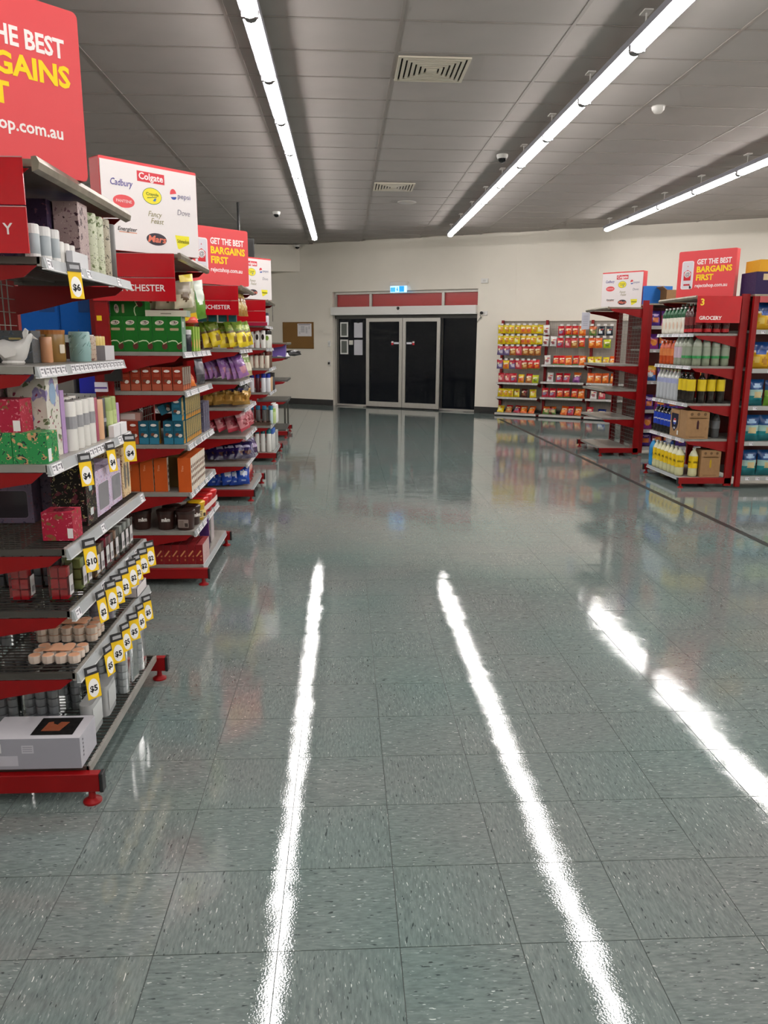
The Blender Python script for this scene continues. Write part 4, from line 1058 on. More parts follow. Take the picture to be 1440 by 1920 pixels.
# tubs of sweets
def tub(c, lid, label=None, word=None, wcol='#efe9e4/c', word2=None):
    o = MB().lathe([(.046, 0), (.049, .004), (.056, .105)], c, 20).build('sweet_tub', smooth=True)
    MB().lathe([(.0585, .10), (.0595, .104), (.0595, .118), (.055, .121)], lid, 20).build('lid', o, smooth=True)
    if word: text(word, .034, wcol, o, (-.026, -.0545, .055), 'front', .03, fit=.05)
    if label:
        q = MB(); q.rect('front', -.0562, -.03, .034, .02, .07, label)
        for k in range(4): q.rect('front', -.0566, -.026, .004, .026+.01*k, .032+.01*k, '#6b5a52/c')
        q.rect('front', -.0566, .01, .03, .025, .048, '#3d302c/c'); q.build('label_print', o)
    return o
row(tub('#3a211c/p', '#2c1815/p', word='m&m'), [(-1.105, 4.735, .336, .15), (-1.255, 4.745, .336, .3)], 'brown lidded sweet tub with white lettering, {o} from right', 'tub', 'brown sweet tubs')
row(tub('#3d241f/p', '#2c1815/p', label='#8d7d76/c'), [(-.985, 4.725, .336, -.1)], 'brown sweet tub with pale back label at shelf corner', 'tub')
row(tub('#39201b/p', '#2a1613/p', word='m&m'), [(-.975, 4.86, .336, .9), (-1.1, 4.87, .336, .2)], 'brown sweet tub in second row, {o} from rail', 'tub', 'brown sweet tubs behind')
row(tub('#c7a11c/p', '#d8a90f/p', label='#e2cd8a/c'), [(-.97, 4.99, .336, .9)], 'yellow lidded sweet tub between brown and red ones', 'tub')
def rtub():
    o = tub('#b0161b/p', '#c51a1c/p')
    MB().shape('right', .0545, [(-.03, .02), (.03, .05), (.03, .085), (-.03, .055)], '#e0cfca/c').build('label_print', o)
    return o
row(rtub(), [(-.97, 5.12, .336, -.6), (-.965, 5.25, .336, -.5), (-.96, 5.40, .336, -.5)], 'red lidded sweet tub at far end of tub shelf, {o} from near end', 'tub', 'red sweet tubs')
# orange slim boxes
def org_side(q, w, d, h):
    q.rect('right', w/2+E_, -d*.42, d*.42, h*.02, h*.98, '#e3dcd0/c')
    for a in (.22, .42, .6, .74): q.oval('right', w/2+2*E_, 0, h*a, d*.26, h*.055, '#5b3526/c', 10)
def org_box():
    o = label_box(.078, .044, .208, '#c8561a/c', '#d9c6ae/c', name='orange_chocolate_box', parts=[('side_print', org_side)])
    text('Thins', .017, '#f0b48a/c', o, (-.006, -.0227, .125), 'front', .0, tilt=PI/2)
    return o
row(org_box(), [(-.968, 4.70+.0478*k, .576, .0) for k in range(10)], 'orange and white slim chocolate box along rail, {o} from near end', 'box', 'orange chocolate boxes along rail')
row(org_box(), [(-1.115, 4.72, .576, 0), (-1.20, 4.72, .576, 0), (-1.285, 4.73, .576, 0)], 'orange slim chocolate box standing apart, {o} from right', 'box', 'orange chocolate boxes')
carton('carton_back', .09, .3, .19, '#7d6a3e/c', 'plain tan carton behind the orange boxes', 'box', (-1.07, 5.0, .576))
# teal and red wafer boxes
def waf_print(c2):
    def f(q, w, d, h):
        y = -d/2-E_
        q.oval('front', y, -w*.02, h*.83, w*.31, h*.055, '#dfd6d0/c', 14)
        q.oval('front', y, w*.16, h*.38, w*.22, h*.075, '#d8cfc4/c', 12, tilt=.3)
        q.oval('front', y-E_, -w*.14, h*.43, w*.2, h*.065, '#6e4030/c', 12, tilt=.4)
        q.rect('front', y, -w/2+.001, w/2-.001, .002, h*.28, c2)
        for k in range(2): q.rect('front', y, -w*.3, w*.3, h*(.6+.06*k), h*(.63+.06*k), c2)
    return f
GOLD = 'fl:a08a52:6f6238:c9b98a:8f969a:45'; SILV = 'fl:8d8377:5c4a44:b9b0a6:a66a50:45'
def waf_side(key, c2):
    def f(q, w, d, h):
        q.rect('right', w/2+E_, -d*.43, d*.43, h*.26, h*.985, key); q.shape('right', w/2+E_, [(-d*.43, h*.03), (d*.43, h*.03), (d*.43, h*.22), (0, h*.25), (-d*.43, h*.12)], c2)
    return f
teal = label_box(.0575, .06, .138, '#145064/c', '#2f5a5c/c', name='wafer_box', parts=[('front_print', waf_print('#2b7590/c')), ('side_print', waf_side(GOLD, '#c98a2a/c'))])
tsp = [(-1.195, 4.70, .869), (-1.135, 4.70, .869), (-1.05, 4.70, .869), (-.99, 4.70, .869), (-.995, 4.70, 1.008)] + [(-.985, 4.765+.062*k, .869) for k in range(8)] + [(-.985, 4.765+.062*k, 1.008) for k in range(8)] + [(-1.06, 4.78+.062*k, .869) for k in range(3)]
tn = ['front row %s from left' % ORD[k] for k in range(4)]+['upper layer at corner']+['lower layer along rail, %s' % ORD[k] for k in range(8)]+['upper layer along rail, %s' % ORD[k] for k in range(8)]+['second column, %s' % ORD[k] for k in range(3)]
row(teal, tsp, 'teal wafer box with gold side, {o}', 'box', 'teal wafer boxes', tn)
t2 = dup(teal, (-1.115, 4.745, 1.062)); t2.rotation_euler = (0, 1.15, .25); tag(t2, 'teal wafer box tipped over on top of the others', 'box', 'teal wafer boxes')
redw = label_box(.0575, .06, .138, '#8c2a12/c', '#6b4030/c', name='wafer_box', parts=[('front_print', waf_print('#a8523a/c')), ('side_print', waf_side(SILV, '#b8603a/c'))])
row(redw, [(-1.255, 4.70, .869), (-1.314, 4.70, .869)], 'rust red wafer box left of the teal ones, {o} from right', 'box', 'red wafer boxes by teal ones')
pw = carton('wafer_box', .12, .06, .05, '#b98a80/c', 'pale pink box lying on the rust red wafer boxes', 'box', (-1.275, 4.72, 1.008))
MB().rect('front', -.03-E_, -.055, .03, .008, .042, '#d9ccc8/c').build('label_print', pw)
redw2 = dup(redw)
rsp = [(-1.285+.061*k, 4.70, 1.186) for k in range(6)]+[(-.98, 4.765, 1.186), (-.98, 4.83, 1.186), (-.98, 4.895, 1.186)]
row(redw2, rsp, 'rust red wafer box on shelf under green boxes, {o}', 'box', 'red wafer boxes', ['front row %s from left' % ORD[k] for k in range(6)]+['along rail %s' % ORD[k] for k in range(3)])
row(bag(.13, .13, .05, zones((.3, '#d9701f'), (.7, '#c2501a'), (1, '#e0873a')), 5), [(-.985, 5.10, 1.187, 1.2, -.5)], 'orange bag leaning at end of rust red boxes', 'bag')
row(carton('mixed_pack', .05, .07, .2, 'fl:5c586e:3a3550:8f8aa0:b7b2c0:40', '', 'box', (0, 0, 0)), [(-.975, 5.33, .869, 0), (-.975, 5.41, .869, 0), (-.975, 5.49, .869, 0)], 'grey violet printed pack at shelf end, {o} from near end', 'pack', 'grey violet packs')
row(bag(.12, .17, .05, zones((.4, '#39363f'), (1, '#6b6772')), 8), [(-.975, 5.40, 1.187, 1.3, -.1)], 'dark grey bag at far end of rust red box shelf', 'bag')
# green drink boxes
def ml_print(q, w, d, h):
    y = -d/2-E_
    q.oval('front', y, 0, h*.82, w*.31, h*.065, '#d9d2c0/c', 16, tilt=.12); q.oval('front', y-E_, 0, h*.82, w*.25, h*.045, '#3d1f1c/c', 16, tilt=.12)
    q.shape('front', y, rounded(-w*.3, w*.3, h*.60, h*.67, h*.02, 3), '#b09a78/c')
def ml_mug(q, w, d, h):
    y = -d/2-E_
    q.oval('front', y, w*.3, h*.16, w*.19, h*.1, '#5a2a20/c', 16)
    pts = [(-w*.48, h*.265), (-w*.2, h*.30), (w*.05, h*.295), (w*.17, h*.25), (w*.2, h*.2), (w*.24, h*.205), (w*.21, h*.27), (w*.06, h*.325), (-w*.2, h*.33), (-w*.48, h*.295)]
    q.shape('front', y, pts, '#c5d8b0/c'); q.shape('front', y-E_, [(w*.18, h*.2), (w*.49, h*.27), (w*.49, h*.29), (w*.2, h*.235)], '#cfd0a8/c')
def milo():
    o = label_box(.0825, .12, .2, '#0f6418/c', '#6f8d78/c', name='drink_powder_box', parts=[('logo_print', ml_print), ('mug_print', ml_mug)])
    text('MILO', .017, '#e6ddd0/c', o, (0, -.0618, .158), 'front', .02, 'CENTER', tilt=.12)
    def side(q, w, d, h):
        q.rect('right', w/2+E_, -d*.3, d*.1, h*.7, h*.86, '#c9d2c8/c'); q.rect('right', w/2+E_, -d*.2, d*.2, h*.15, h*.5, '#8fa894/c')
    q = MB(); side(q, .0825, .12, .2); q.build('side_print', o)
    return o
row(milo(), [(-1.318+.0838*k, 4.722, 1.413) for k in range(5)], 'green drink powder box with brown mug print, {o} from left', 'box', 'green drink powder boxes')
m2 = dup(bpy.data.objects['drink_powder_box'], (-1.28, 4.76, 1.614), 0); m2.rotation_euler = (0, -PI/2, 0); m2.location = (-1.152, 4.76, 1.656)
tag(m2, 'green drink powder box lying on top of the row', 'box', 'green drink powder boxes')
cr = carton('slim_box', .235, .12, .034, '#c9c3b2/c', 'slim cream box lying on top of the green boxes', 'box', (-1.028, 4.73, 1.6135), sides={'right': '#8f9a8c/c'})
MB().rect('front', -.06-E_, -.03, .03, .012, .018, '#8a8475/c').build('print', cr)
can = MB().lathe([(.026, 0), (.03, .006), (.03, .095), (.026, .105)], '#1c1e2c/s', 16).build('drink_can', smooth=True); MB().lathe([(.031, .10), (.031, .125), (.028, .128)], '#d6d4d8/p', 16).build('lid', can)
row(can, [(-.955, 4.86, 1.413)], 'dark can with white lid right of green boxes', 'can')
row(label_box(.075, .07, .15, '#5f8f1f/c', '#8fae3a/c', name='snack_box', parts=[('fruit_print', lambda q, w, d, h: (q.oval('front', -d/2-E_, 0, h*.3, w*.4, h*.25, '#d9731c/c', 14), q.oval('right', w/2+E_, 0, h*.3, d*.35, h*.2, '#c9a85c/c', 14)))]),
    [(-.965, 4.96, 1.413, .05), (-.965, 5.045, 1.413, 0), (-.965, 5.13, 1.413, 0)], 'green and orange snack box beside the can, {o} from near end', 'box', 'green snack boxes')
row(bag(.11, .06, .05, zones((1, '#cf4a3c')), 3), [(-.95, 4.95, 1.566, .2, -1.2)], 'coral red packet lying on the green snack boxes', 'bag')
# bags hung above, beside the header panels
hook = MB()
row(bag(.15, .24, .05, zones((.5, '#5c8f2a'), (.8, '#2f7a35'), (1, '#cfd6cc'), spots=((.5, .6, .3, .2, '#dfe6dc'),)), 12), [(-.93, 5.22, 1.60, 1.15, 0, -.16), (-.95, 5.30, 1.60, 1.15, 0, -.16)], 'long green and white bag hanging beside header panel, {o}', 'bag', 'hanging green bags')
row(bag(.15, .27, .05, zones((.15, '#e3c01c'), (.85, '#8d8f6a'), (1, '#e6cc2a'), spots=((.5, .5, .3, .22, '#c9c6b4'),)), 13), [(-.945, 4.98, 1.59, 1.2, 0, -.14), (-.96, 5.06, 1.59, 1.2, 0, -.14)], 'yellow edged grey bag hanging beside header panel, {o}', 'bag', 'hanging yellow bags')
row(bag(.14, .15, .06, zones((.5, '#c9bfa6'), (1, '#8d8272'), spots=((.5, .45, .25, .2, '#5b4630'),)), 14), [(-.96, 4.86, 1.66, .9, 0, -.1), (-1.06, 4.86, 1.66, .4, 0, 0), (-1.16, 4.87, 1.66, .3, 0, 0)], 'cream and brown packet under header panel, {o} from right', 'bag', 'cream packets')
# ================================================================ third left unit: snack bags
def lean(proto, n, x0, dx, y, dy, z, fmt, grp, rz=.55, tx=-.22, ty=.0, cat='bag', jit=.12, o0=0):
    sp = []
    w = max(v.co.x for v in proto.data.vertices); t = max(v.co.y for v in proto.data.vertices)
    for k in range(n):
        b = ty+random.uniform(-.09, .09); a = tx+random.uniform(-.1, .06)
        sp.append((x0+dx*k, y+dy*k+random.uniform(-.012, .012), z+abs(math.sin(b))*w*.95+max(0, -math.sin(a))*t*.45+.001, rz+random.uniform(-jit, jit), a, b))
    return row(proto, sp, fmt, cat, grp)
T3 = 7.235
yb = bag(.15, .235, .07, zones((.12, '#dcc21c'), (.52, '#e6cf1f'), (.62, '#6c5a2c'), (1, '#6d8a24'), spots=((.5, .3, .22, .13, '#8a6a2a'), (.45, .75, .3, .1, '#a8b45c'))), 21)
lean(yb, 5, -1.225, .072, 7.36, .03, 1.402, 'yellow bag with green top on snack shelf, {o} from left', 'yellow snack bags', rz=.9, jit=.35, ty=-.12)
lean(dup(yb), 3, -1.0, .03, 7.58, .17, 1.402, 'yellow and green bag farther along snack shelf, {o}', 'yellow snack bags at rail', rz=1.1, ty=-.1)
pu = bag(.14, .212, .06, zones((.3, '#9a6aa4'), (.75, '#7d4a90'), (1, '#6b3c80'), spots=((.5, .33, .3, .16, '#b57a8a'), (.5, .72, .3, .08, '#a87cc0'))), 22)
lean(pu, 7, -1.262, .055, 7.37, .004, 1.111, 'mauve snack bag leaning in a row, {o} from left', 'mauve snack bags', rz=1.05, jit=.12, ty=-.16)
lean(bag(.14, .22, .06, zones((.6, '#b9ad84'), (.85, '#7f9a4a'), (1, '#c9c2a8'), spots=((.5, .4, .3, .2, '#e0d8c4'),)), 23), 4, -.985, .008, 7.56, .14, 1.111, 'cream and green bag behind mauve ones, {o}', 'cream snack bags', rz=1.2, ty=-.12)
br = bag(.17, .18, .10, zones((.55, '#a8803c'), (.68, '#c9a25c'), (1, '#4b4a48'), spots=((.3, .3, .2, .18, '#c79a50'), (.72, .32, .2, .18, '#b98a42'), (.5, .75, .2, .1, '#3a3560'))), 24, lump=.5, key='s')
lean(br, 4, -1.24, .09, 7.38, .01, .871, 'clear bag of golden biscuits with dark top, {o} from left', 'golden biscuit bags', rz=.5, jit=.3)
lean(dup(br), 3, -.99, .0, 7.6, .18, .871, 'clear bag of golden biscuits along the rail, {o}', 'golden biscuit bags along rail', rz=1.2, jit=.2)
pk = bag(.14, .20, .075, zones((.14, '#c23a4c'), (.5, '#d98a92'), (.7, '#b85a68'), (1, '#cf9aa0'), spots=((.5, .4, .25, .16, '#8a2434'),)), 25)
lean(pk, 4, -1.235, .1, 7.37, .01, .611, 'pink bag of sweets, {o} from left, leaning', 'pink sweet bags', rz=.75, jit=.3, ty=-.18)
lean(dup(pk), 4, -.985, .012, 7.56, .14, .611, 'pink bag of sweets along the rail, {o} from near end', 'pink sweet bags along rail', rz=1.15, jit=.25, ty=-.15)
dp = bag(.15, .20, .06, zones((.35, '#1f1440'), (.6, '#2b1a56'), (1, '#24154a'), spots=((.5, .62, .34, .1, '#b9b2d0'), (.55, .3, .24, .12, '#5a3a34'))), 26)
lean(dp, 6, -1.225, .06, 7.37, .012, .351, 'dark purple chocolate bag slumped on shelf, {o} from left', 'purple chocolate bags', rz=.4, jit=.3, tx=-.75)
lean(bag(.13, .2, .06, zones((.5, '#7c1220'), (.7, '#3a0d14'), (1, '#8a1a24'), spots=((.5, .4, .25, .15, '#c9a08a'),)), 27), 3, -.985, .0, 7.68, .16, .351, 'dark red bag behind purple chocolate, {o}', 'dark red bags', rz=1.15)
bl = bag(.135, .178, .055, zones((.2, '#123c9a'), (.75, '#0d47b4'), (1, '#0a2f86'), spots=((.5, .58, .3, .16, '#c9d2e6'), (.5, .2, .2, .06, '#8fa8d0'))), 28)
lean(bl, 5, -1.24, .066, 7.35, .008, .114, 'bright blue bag on bottom snack shelf, {o} from left', 'blue snack bags', rz=.45, jit=.2, tx=-.25)
lean(bag(.13, .2, .06, zones((.3, '#8a1220'), (.6, '#b01c26'), (1, '#5b0c16'), spots=((.5, .5, .28, .18, '#d8b0a8'),)), 29), 5, -.95, -.005, 7.5, .12, .114, 'red bag along rail of bottom snack shelf, {o}', 'red snack bags', rz=1.1)
lean(bag(.12, .19, .05, zones((.5, '#2c1648'), (1, '#3a1d60'), spots=((.5, .55, .3, .12, '#b9a8c8'),)), 30), 2, -.93, .0, 8.02, .07, .30, 'purple bag hanging over the rail end, {o}', 'purple bags at rail end', rz=1.3)
lean(bag(.14, .22, .07, zones((.5, '#a87a34'), (.8, '#8a5a2c'), (1, '#c9a860'), spots=((.5, .4, .28, .18, '#d8b878'),)), 31), 3, -.97, .0, 7.42, .2, 1.70, 'golden brown bag beside header panel, {o} from near end', 'golden bags at header', rz=1.1)
row(carton('tinned_pack', .07, .05, .09, '#1c5a5c/c', '', 'pack', (0, 0, 0)), [(-1.28+.09*k, 7.3, 1.645) for k in range(4)], 'dark teal pack peeping under red header, {o} from left', 'pack', 'dark teal packs')
# ================================================================ fourth left unit: toiletries
def bottle(prof, bands, cap, name='toiletry_bottle', seg=16, label=None):
    """prof [(r,z)], bands list of colours per ring; cap (profile, colour)."""
    o = MB().lathe(prof, (lambda b, j: bands[min(b, len(bands)-1)]), seg).build(name, smooth=True)
    if cap: MB().lathe(cap[0], cap[1], seg).build('cap', o, smooth=True)
    if label:
        q = MB(); q.oval('front', -prof[1][0]-.0008, 0, label[0], label[1], label[2], label[3], 12); q.build('label_print', o)
    return o
T4 = 9.69
def shamp(c, capc, h=.2, r=.028, lab=None):
    return bottle([(r*.92, 0), (r, .006), (r, h*.86), (r*.7, h*.95), (r*.45, h)], [c], ([(r*.95, h*.86), (r*.95, h*1.12), (r*.8, h*1.14)], capc), label=lab)
row(shamp('#dfe0dc/p', '#14707a/p', .26, .030), [(-1.24+.072*k, 9.76, .113) for k in range(5)], 'white bottle with teal cap on bottom toiletry shelf, {o} from left', 'bottle', 'white teal-capped bottles')
row(shamp('#c9cac8/p', '#3a63b0/p', .24, .034), [(-.93, 9.88, .113), (-.93, 9.98, .113), (-.93, 10.08, .113)], 'pale bottle with blue cap along toiletry rail, {o} from near end', 'bottle', 'pale blue-capped bottles')
carton('clear_tub', .07, .3, .2, '#aeb2b0/c', 'pale grey pack at end of bottom toiletry shelf', 'pack', (-.93, 10.33, .113))
bk = thing('wire_basket', 'brown basket of pink and white sponges on toiletry shelf', 'basket', (-1.10, 9.82, .443))
q = MB(); q.box(-.17, .17, -.09, .09, 0, .004, '#6b5a50/p'); q.box(-.17, .17, -.09, -.086, .004, .04, '#5a4a40/p').box(-.17, .17, .086, .09, .004, .04, '#5a4a40/p').box(-.17, -.166, -.09, .09, .004, .04, '#5a4a40/p').box(.166, .17, -.09, .09, .004, .04, '#5a4a40/p'); q.build('tray', bk)
MB().box(-.172, .172, -.092, -.0905, .04, .2, '#cfc8c4/x').box(-.172, -.1705, -.092, .092, .04, .2, '#cfc8c4/x').build('clear_side', bk)
rnd = random.Random(5)
sg = crumple(.052, .05, .045, '#e3b9b6/c', 3, 6).build('sponge')
row(sg, [(-1.24+.06*(k % 5), 9.78+.055*(k//5), .4485+.055*(k//10), rnd.uniform(0, 3)) for k in range(12)], 'pale pink sponge in the brown basket, {o}', 'sponge', 'pink sponges')
row(shamp('#bfd0d8/p', '#2f7fa8/p', .2, .03), [(-1.18+.08*k, 9.98, .443) for k in range(4)], 'clear bottle with blue top behind the sponges, {o}', 'bottle', 'blue topped bottles')
def pump(c):
    o = shamp(c, '#e4e4e2/p', .2, .036); MB().box(-.05, .006, -.008, .008, .235, .248, '#e8e8e6/p').build('pump_spout', o); return o
row(pump('#e2e4e2/p'), [(-.90, 10.12, .443, .4), (-.90, 10.24, .443, .4)], 'white pump bottle at end of sponge shelf, {o}', 'bottle', 'white pump bottles')
row(shamp('#bcd090/p', '#9fbf6a/p', .17, .03), [(-.905, 10.0, .443)], 'pale green bottle beside white pump bottles', 'bottle')
row(shamp('#dcdde2/p', '#1c2f9c/p', .2, .03), [(-1.22, 9.76, .855), (-1.14, 9.76, .855), (-1.0, 9.76, .855), (-.945, 9.80, .855)], 'white bottle with royal blue cap, {o} from left', 'bottle', 'royal blue capped bottles')
row(shamp('#4a1018/p', '#1b2a90/p', .2, .03), [(-1.07, 9.765, .855)], 'dark red bottle among the blue capped ones', 'bottle')
row(shamp('#c2a27a/p', '#141414/p', .2, .028), [(-.945, 9.92, .855), (-.945, 10.02, .855), (-.945, 10.12, .855)], 'tan bottle with black cap along rail, {o} from near end', 'bottle', 'tan bottles')
row(shamp('#3c4148/p', '#101010/p', .19, .03), [(-.94, 10.25, .855), (-.94, 10.35, .855)], 'charcoal bottle at end of blue cap shelf, {o}', 'bottle', 'charcoal bottles')
row(shamp('#d9d0c0/p', '#5b241c/p', .175, .029), [(-1.27+.064*k, 9.76, 1.148) for k in range(6)], 'cream bottle with brown cap, {o} from left', 'bottle', 'cream brown-capped bottles')
row(shamp('#5e4638/p', '#4a1c18/p', .175, .029), [(-.95, 9.84+.075*k, 1.148) for k in range(5)], 'brown bottle along rail, {o} from near end', 'bottle', 'brown bottles')
wh = shamp('#e4e2dd/p', '#e8e6e2/p', .185, .031, lab=(.13, .018, .035, '#2a211c/c'))
row(wh, [(-1.27+.07*k, 9.76, 1.391) for k in range(5)], 'white bottle with dark leaf emblem, {o} from left', 'bottle', 'white emblem bottles')
row(shamp('#d9d8d0/p', '#1a1a1a/p', .185, .03, lab=(.12, .02, .03, '#7d9a3a/c')), [(-.945, 9.83+.09*k, 1.391) for k in range(4)], 'white bottle with black cap and green emblem, {o}', 'bottle', 'black capped bottles')
row(shamp('#d5cfd8/p', '#2a2038/p', .13, .026), [(-.95, 9.78, 1.663), (-.95, 9.86, 1.663)], 'small mauve bottle with dark cap on upper shelf, {o}', 'bottle', 'mauve bottles')
carton('price_flag', .002, .07, .2, '#b8b2b0/x', 'clear plastic flag at end of upper toiletry shelf', 'flag', (-.915, 10.3, 1.72))
# fifth unit and bench beyond
carton('storage_tub', .2, .2, .18, '#7a63b4/p', 'purple tub on the dark shelf behind toiletries', 'tub', (-1.0, 12.3, 1.2405))
o = bag(.25, .12, .08, zones((1, '#19181a')), 41, name='folded_umbrella', key='p'); row(o, [(-.80, 12.6, 1.2405, .2, -1.1)], 'black folded item lying at edge of dark shelf', 'item')
o = bag(.2, .16, .02, zones((1, '#d6d6d4')), 42, name='paper_bag', key='c'); row(o, [(-.93, 12.2, 1.2405, .3, -1.2)], 'crumpled white paper bag on dark shelf edge', 'bag')
bn = thing('display_bench', 'low dark grey bench near back wall behind toiletries', 'bench', (-1.55, 13.9, 0))
MB().box(-.6, .56, -.4, .4, .42, .46, '#4c4c4a/p').build('bench_top', bn)
for x in (-.5, .18, .36, .52):
    MB().box(x-.015, x+.015, -.38, -.35, 0, .42, '#55554f/p').build('leg', bn)
for x in (-.5, .52): MB().box(x-.015, x+.015, .35, .38, 0, .42, '#55554f/p').build('leg', bn)
# ================================================================ right side: drinks
def drink(body, label, cap, h=.30, r=.044, lab=(.36, .66), word=None, wkey='#f2efe6/c', neck=None, top=None, name='drink_bottle'):
    z = lambda f: h*f
    prof = [(r*.8, 0), (r*.97, z(.03)), (r, z(.12)), (r*.96, z(.2)), (r, z(.3)), (r, z(lab[1]+.02)), (r*.93, z(.75)), (r*.62, z(.86)), (r*.33, z(.93)), (r*.33, z(.96))]
    bands = [body]*5 + [neck or body]*4
    o = MB().lathe(prof, (lambda b, j: bands[min(b, 8)]), 16).build(name, smooth=True)
    if label: MB().lathe([(r*1.012, z(lab[0])), (r*1.012, z(lab[1]))], label, 16).build('label_band', o, smooth=True)
    MB().lathe([(r*.37, z(.945)), (r*.37, h), (r*.33, h*1.005)], cap, 14).build('cap', o)
    if word:
        for rz in (0, -PI/2):
            t = text(word[0], word[1], wkey, o, (0, 0, z((lab[0]+lab[1])/2)-word[1]*.3), 'front', .03, 'CENTER', fit=word[2] if len(word) > 2 else None)
            v = Vector((0, -r*1.03, 0)); v.rotate(Matrix.Rotation(rz, 3, 'Z')); t.location = (v.x, v.y, t.location.z); t.rotation_euler = (0, 0, rz)
    return o
CL = '#c3c9cc/p'
FX = 3.585
# shelf A
def juice():
    o = drink('#dcd8cc/p', None, '#e6e6e2/p', .27, .04, neck='#1d5a38/p')
    MB().lathe([(.0405, .165), (.0405, .2)], '#1c5233/p', 16).build('label_band', o); q = MB(); q.oval('left', -.0405, 0, .085, .018, .04, '#d9b9a4/c', 12); q.build('label_print', o)
    return o
row(juice(), [(FX, 8.70-.098*k, 1.584) for k in range(6)], 'white and green juice bottle along drinks rail, {o} from far end', 'bottle', 'juice bottles')
row(drink('#16402b/p', None, '#e2e2dc/p', .31, .04, neck='#1a4a30/p'), [(FX+.1, 8.52-.1*k, 1.584) for k in range(4)], 'tall dark green bottle behind juice bottles, {o} from far end', 'bottle', 'green bottles')
def cordial():
    o = drink('#3c0d10/s', '#6b1418/p', '#7c1216/p', .27, .042, lab=(.3, .6)); MB().lathe([(.0425, .012), (.0425, .045)], '#b01c24/p', 16).build('base_band', o); return o
row(cordial(), [(FX, 8.115, 1.584), (FX, 8.02, 1.584)]+[(3.60+.092*k, 7.915, 1.584) for k in range(4)], 'dark red cordial bottle beneath the GROCERY panel, {o}', 'bottle', 'cordial bottles')
# shelf B
row(drink('#b5481a/s', '#c9743c/p', '#d0501c/p', .255, .042), [(FX, 8.70-.098*k, 1.258) for k in range(4)], 'orange drink bottle along second rail, {o} from far end', 'bottle', 'orange drinks')
def clearb(l, cap='#e8e8e6/p'): return drink('#8d9284/s', l, cap, .30, .044, lab=(.25, .62), neck='#a9aca2/s')
row(clearb('#b9a7b6/p'), [(FX, 8.31, 1.258), (FX, 8.215, 1.258)], 'clear bottle with pink label on second rail, {o}', 'bottle', 'pink label bottles')
cg = drink('#7f8672/s', '#8b9483/p', '#3c4a3a/p', .30, .044, lab=(.3, .62), neck='#8f9586/s'); MB().lathe([(.0452, .075), (.0452, .10)], '#2a8a4a/p', 16).build('base_band', cg)
row(cg, [(FX, 8.115, 1.258), (FX, 8.02, 1.258), (3.61, 7.912, 1.258), (3.70, 7.912, 1.258), (3.80, 7.912, 1.258), (3.90, 7.912, 1.258)], 'clear bottle with green band on second drinks shelf, {o}', 'bottle', 'green band bottles')
# shelf C
row(drink('#aeb2b8/s', '#9aa0c4/p', '#d2cc9a/p', .33, .043, lab=(.55, .7), neck='#b4b6b2/s'), [(FX, 8.71-.094*k, .878) for k in range(6)], 'clear water bottle with yellow neck band, {o} from far end', 'bottle', 'water bottles')
row(drink('#1a1512/s', '#d3b81a/p', '#15120f/p', .31, .045, lab=(.4, .78), neck='#1a1512/s'), [(FX, 8.13, .878), (FX, 8.03, .878), (FX, 7.925, .878), (3.69, 7.915, .878), (3.79, 7.915, .878), (3.89, 7.915, .878)], 'black cola bottle with yellow label, {o} from far end', 'bottle', 'yellow label bottles')
# shelf D
row(drink('#15110f/s', '#1238a8/p', '#1c3fae/p', .29, .045, lab=(.28, .74), word=('pepsi', .022, .05)), [(FX, 8.715-.098*k, .510, PI/4) for k in range(5)], 'dark cola bottle with blue label, {o} from far end', 'bottle', 'blue cola bottles')
pc = tag(MB().box(-.155, .155, -.11, .11, 0, .285, BROWN).build('drink_carton', None, (3.70, 8.155, .510)), 'brown carton with cola bottle picture on its aisle side', 'carton')
b = MB(); b.shape('left', -.1557, [(-.085, .24), (-.085, .14), (-.06, .09), (0, .05), (.06, .09), (.085, .14), (.085, .24)], '#17162e/c'); b.build('bottle_print', pc)
b = MB(); b.oval('left', -.1563, .0, .155, .035, .035, '#d9d9e2/c', 16); b.oval('left', -.1567, .0, .163, .034, .025, '#c22a38/c', 12, lo=.1, hi=PI-.1); b.oval('left', -.1567, 0, .148, .034, .025, '#2a4ab0/c', 12, lo=PI+.1, hi=2*PI-.1); b.build('emblem_print', pc)
text('MAX', .03, '#d9d9e0/c', pc, (-.1568, 0, .075), 'left', .02, 'CENTER', fit=.05)
b = MB(); b.rect('left', -.1557, -.105, -.07, .02, .065, '#d6d6d2/c'); b.build('label_print', pc)
def cart(h, w, loc, label, icon):
    o = tag(MB().box(-w/2, w/2, -.09, .09, 0, h, BROWN).build('drink_carton', None, loc), label, 'carton')
    q = MB(); y = -.0907
    for k in (-.3, 0, .3): q.oval('front', y, k*w, h*.88, w*.07, w*.07, '#6b5034/c', 12)
    q.build('icon_print', o)
    q = MB(); q.shape('front', y, rounded(-w*.38, w*.38, h*.68, h*.8, .02, 3), '#84643f/c'); q.shape('front', y-E_, rounded(-w*.37, w*.37, h*.69, h*.79, .018, 3), '#97734c/c'); q.build('handle_print', o)
    q = MB(); q.shape('front', y, [(-w*.05, h*.35), (w*.05, h*.35), (w*.05, h*.58), (w*.025, h*.66), (-w*.025, h*.66), (-w*.05, h*.58)], icon); q.build('bottle_print', o)
    q = MB(); q.rect('front', y, -w*.35, w*.35, h*.06, h*.075, '#5f482f/c'); q.build('text_print', o)
    return o
cart(.29, .235, (3.665, 7.952, .510), 'plain brown carton with dark bottle print on fourth shelf', '#33101a/c')
row(drink('#55575a/s', '#7c7f84/p', '#3a3a3c/p', .27, .042), [(3.915, 7.99, .510), (3.915, 8.10, .510)], 'dim clear bottle behind brown carton, {o}', 'bottle', 'dim bottles')
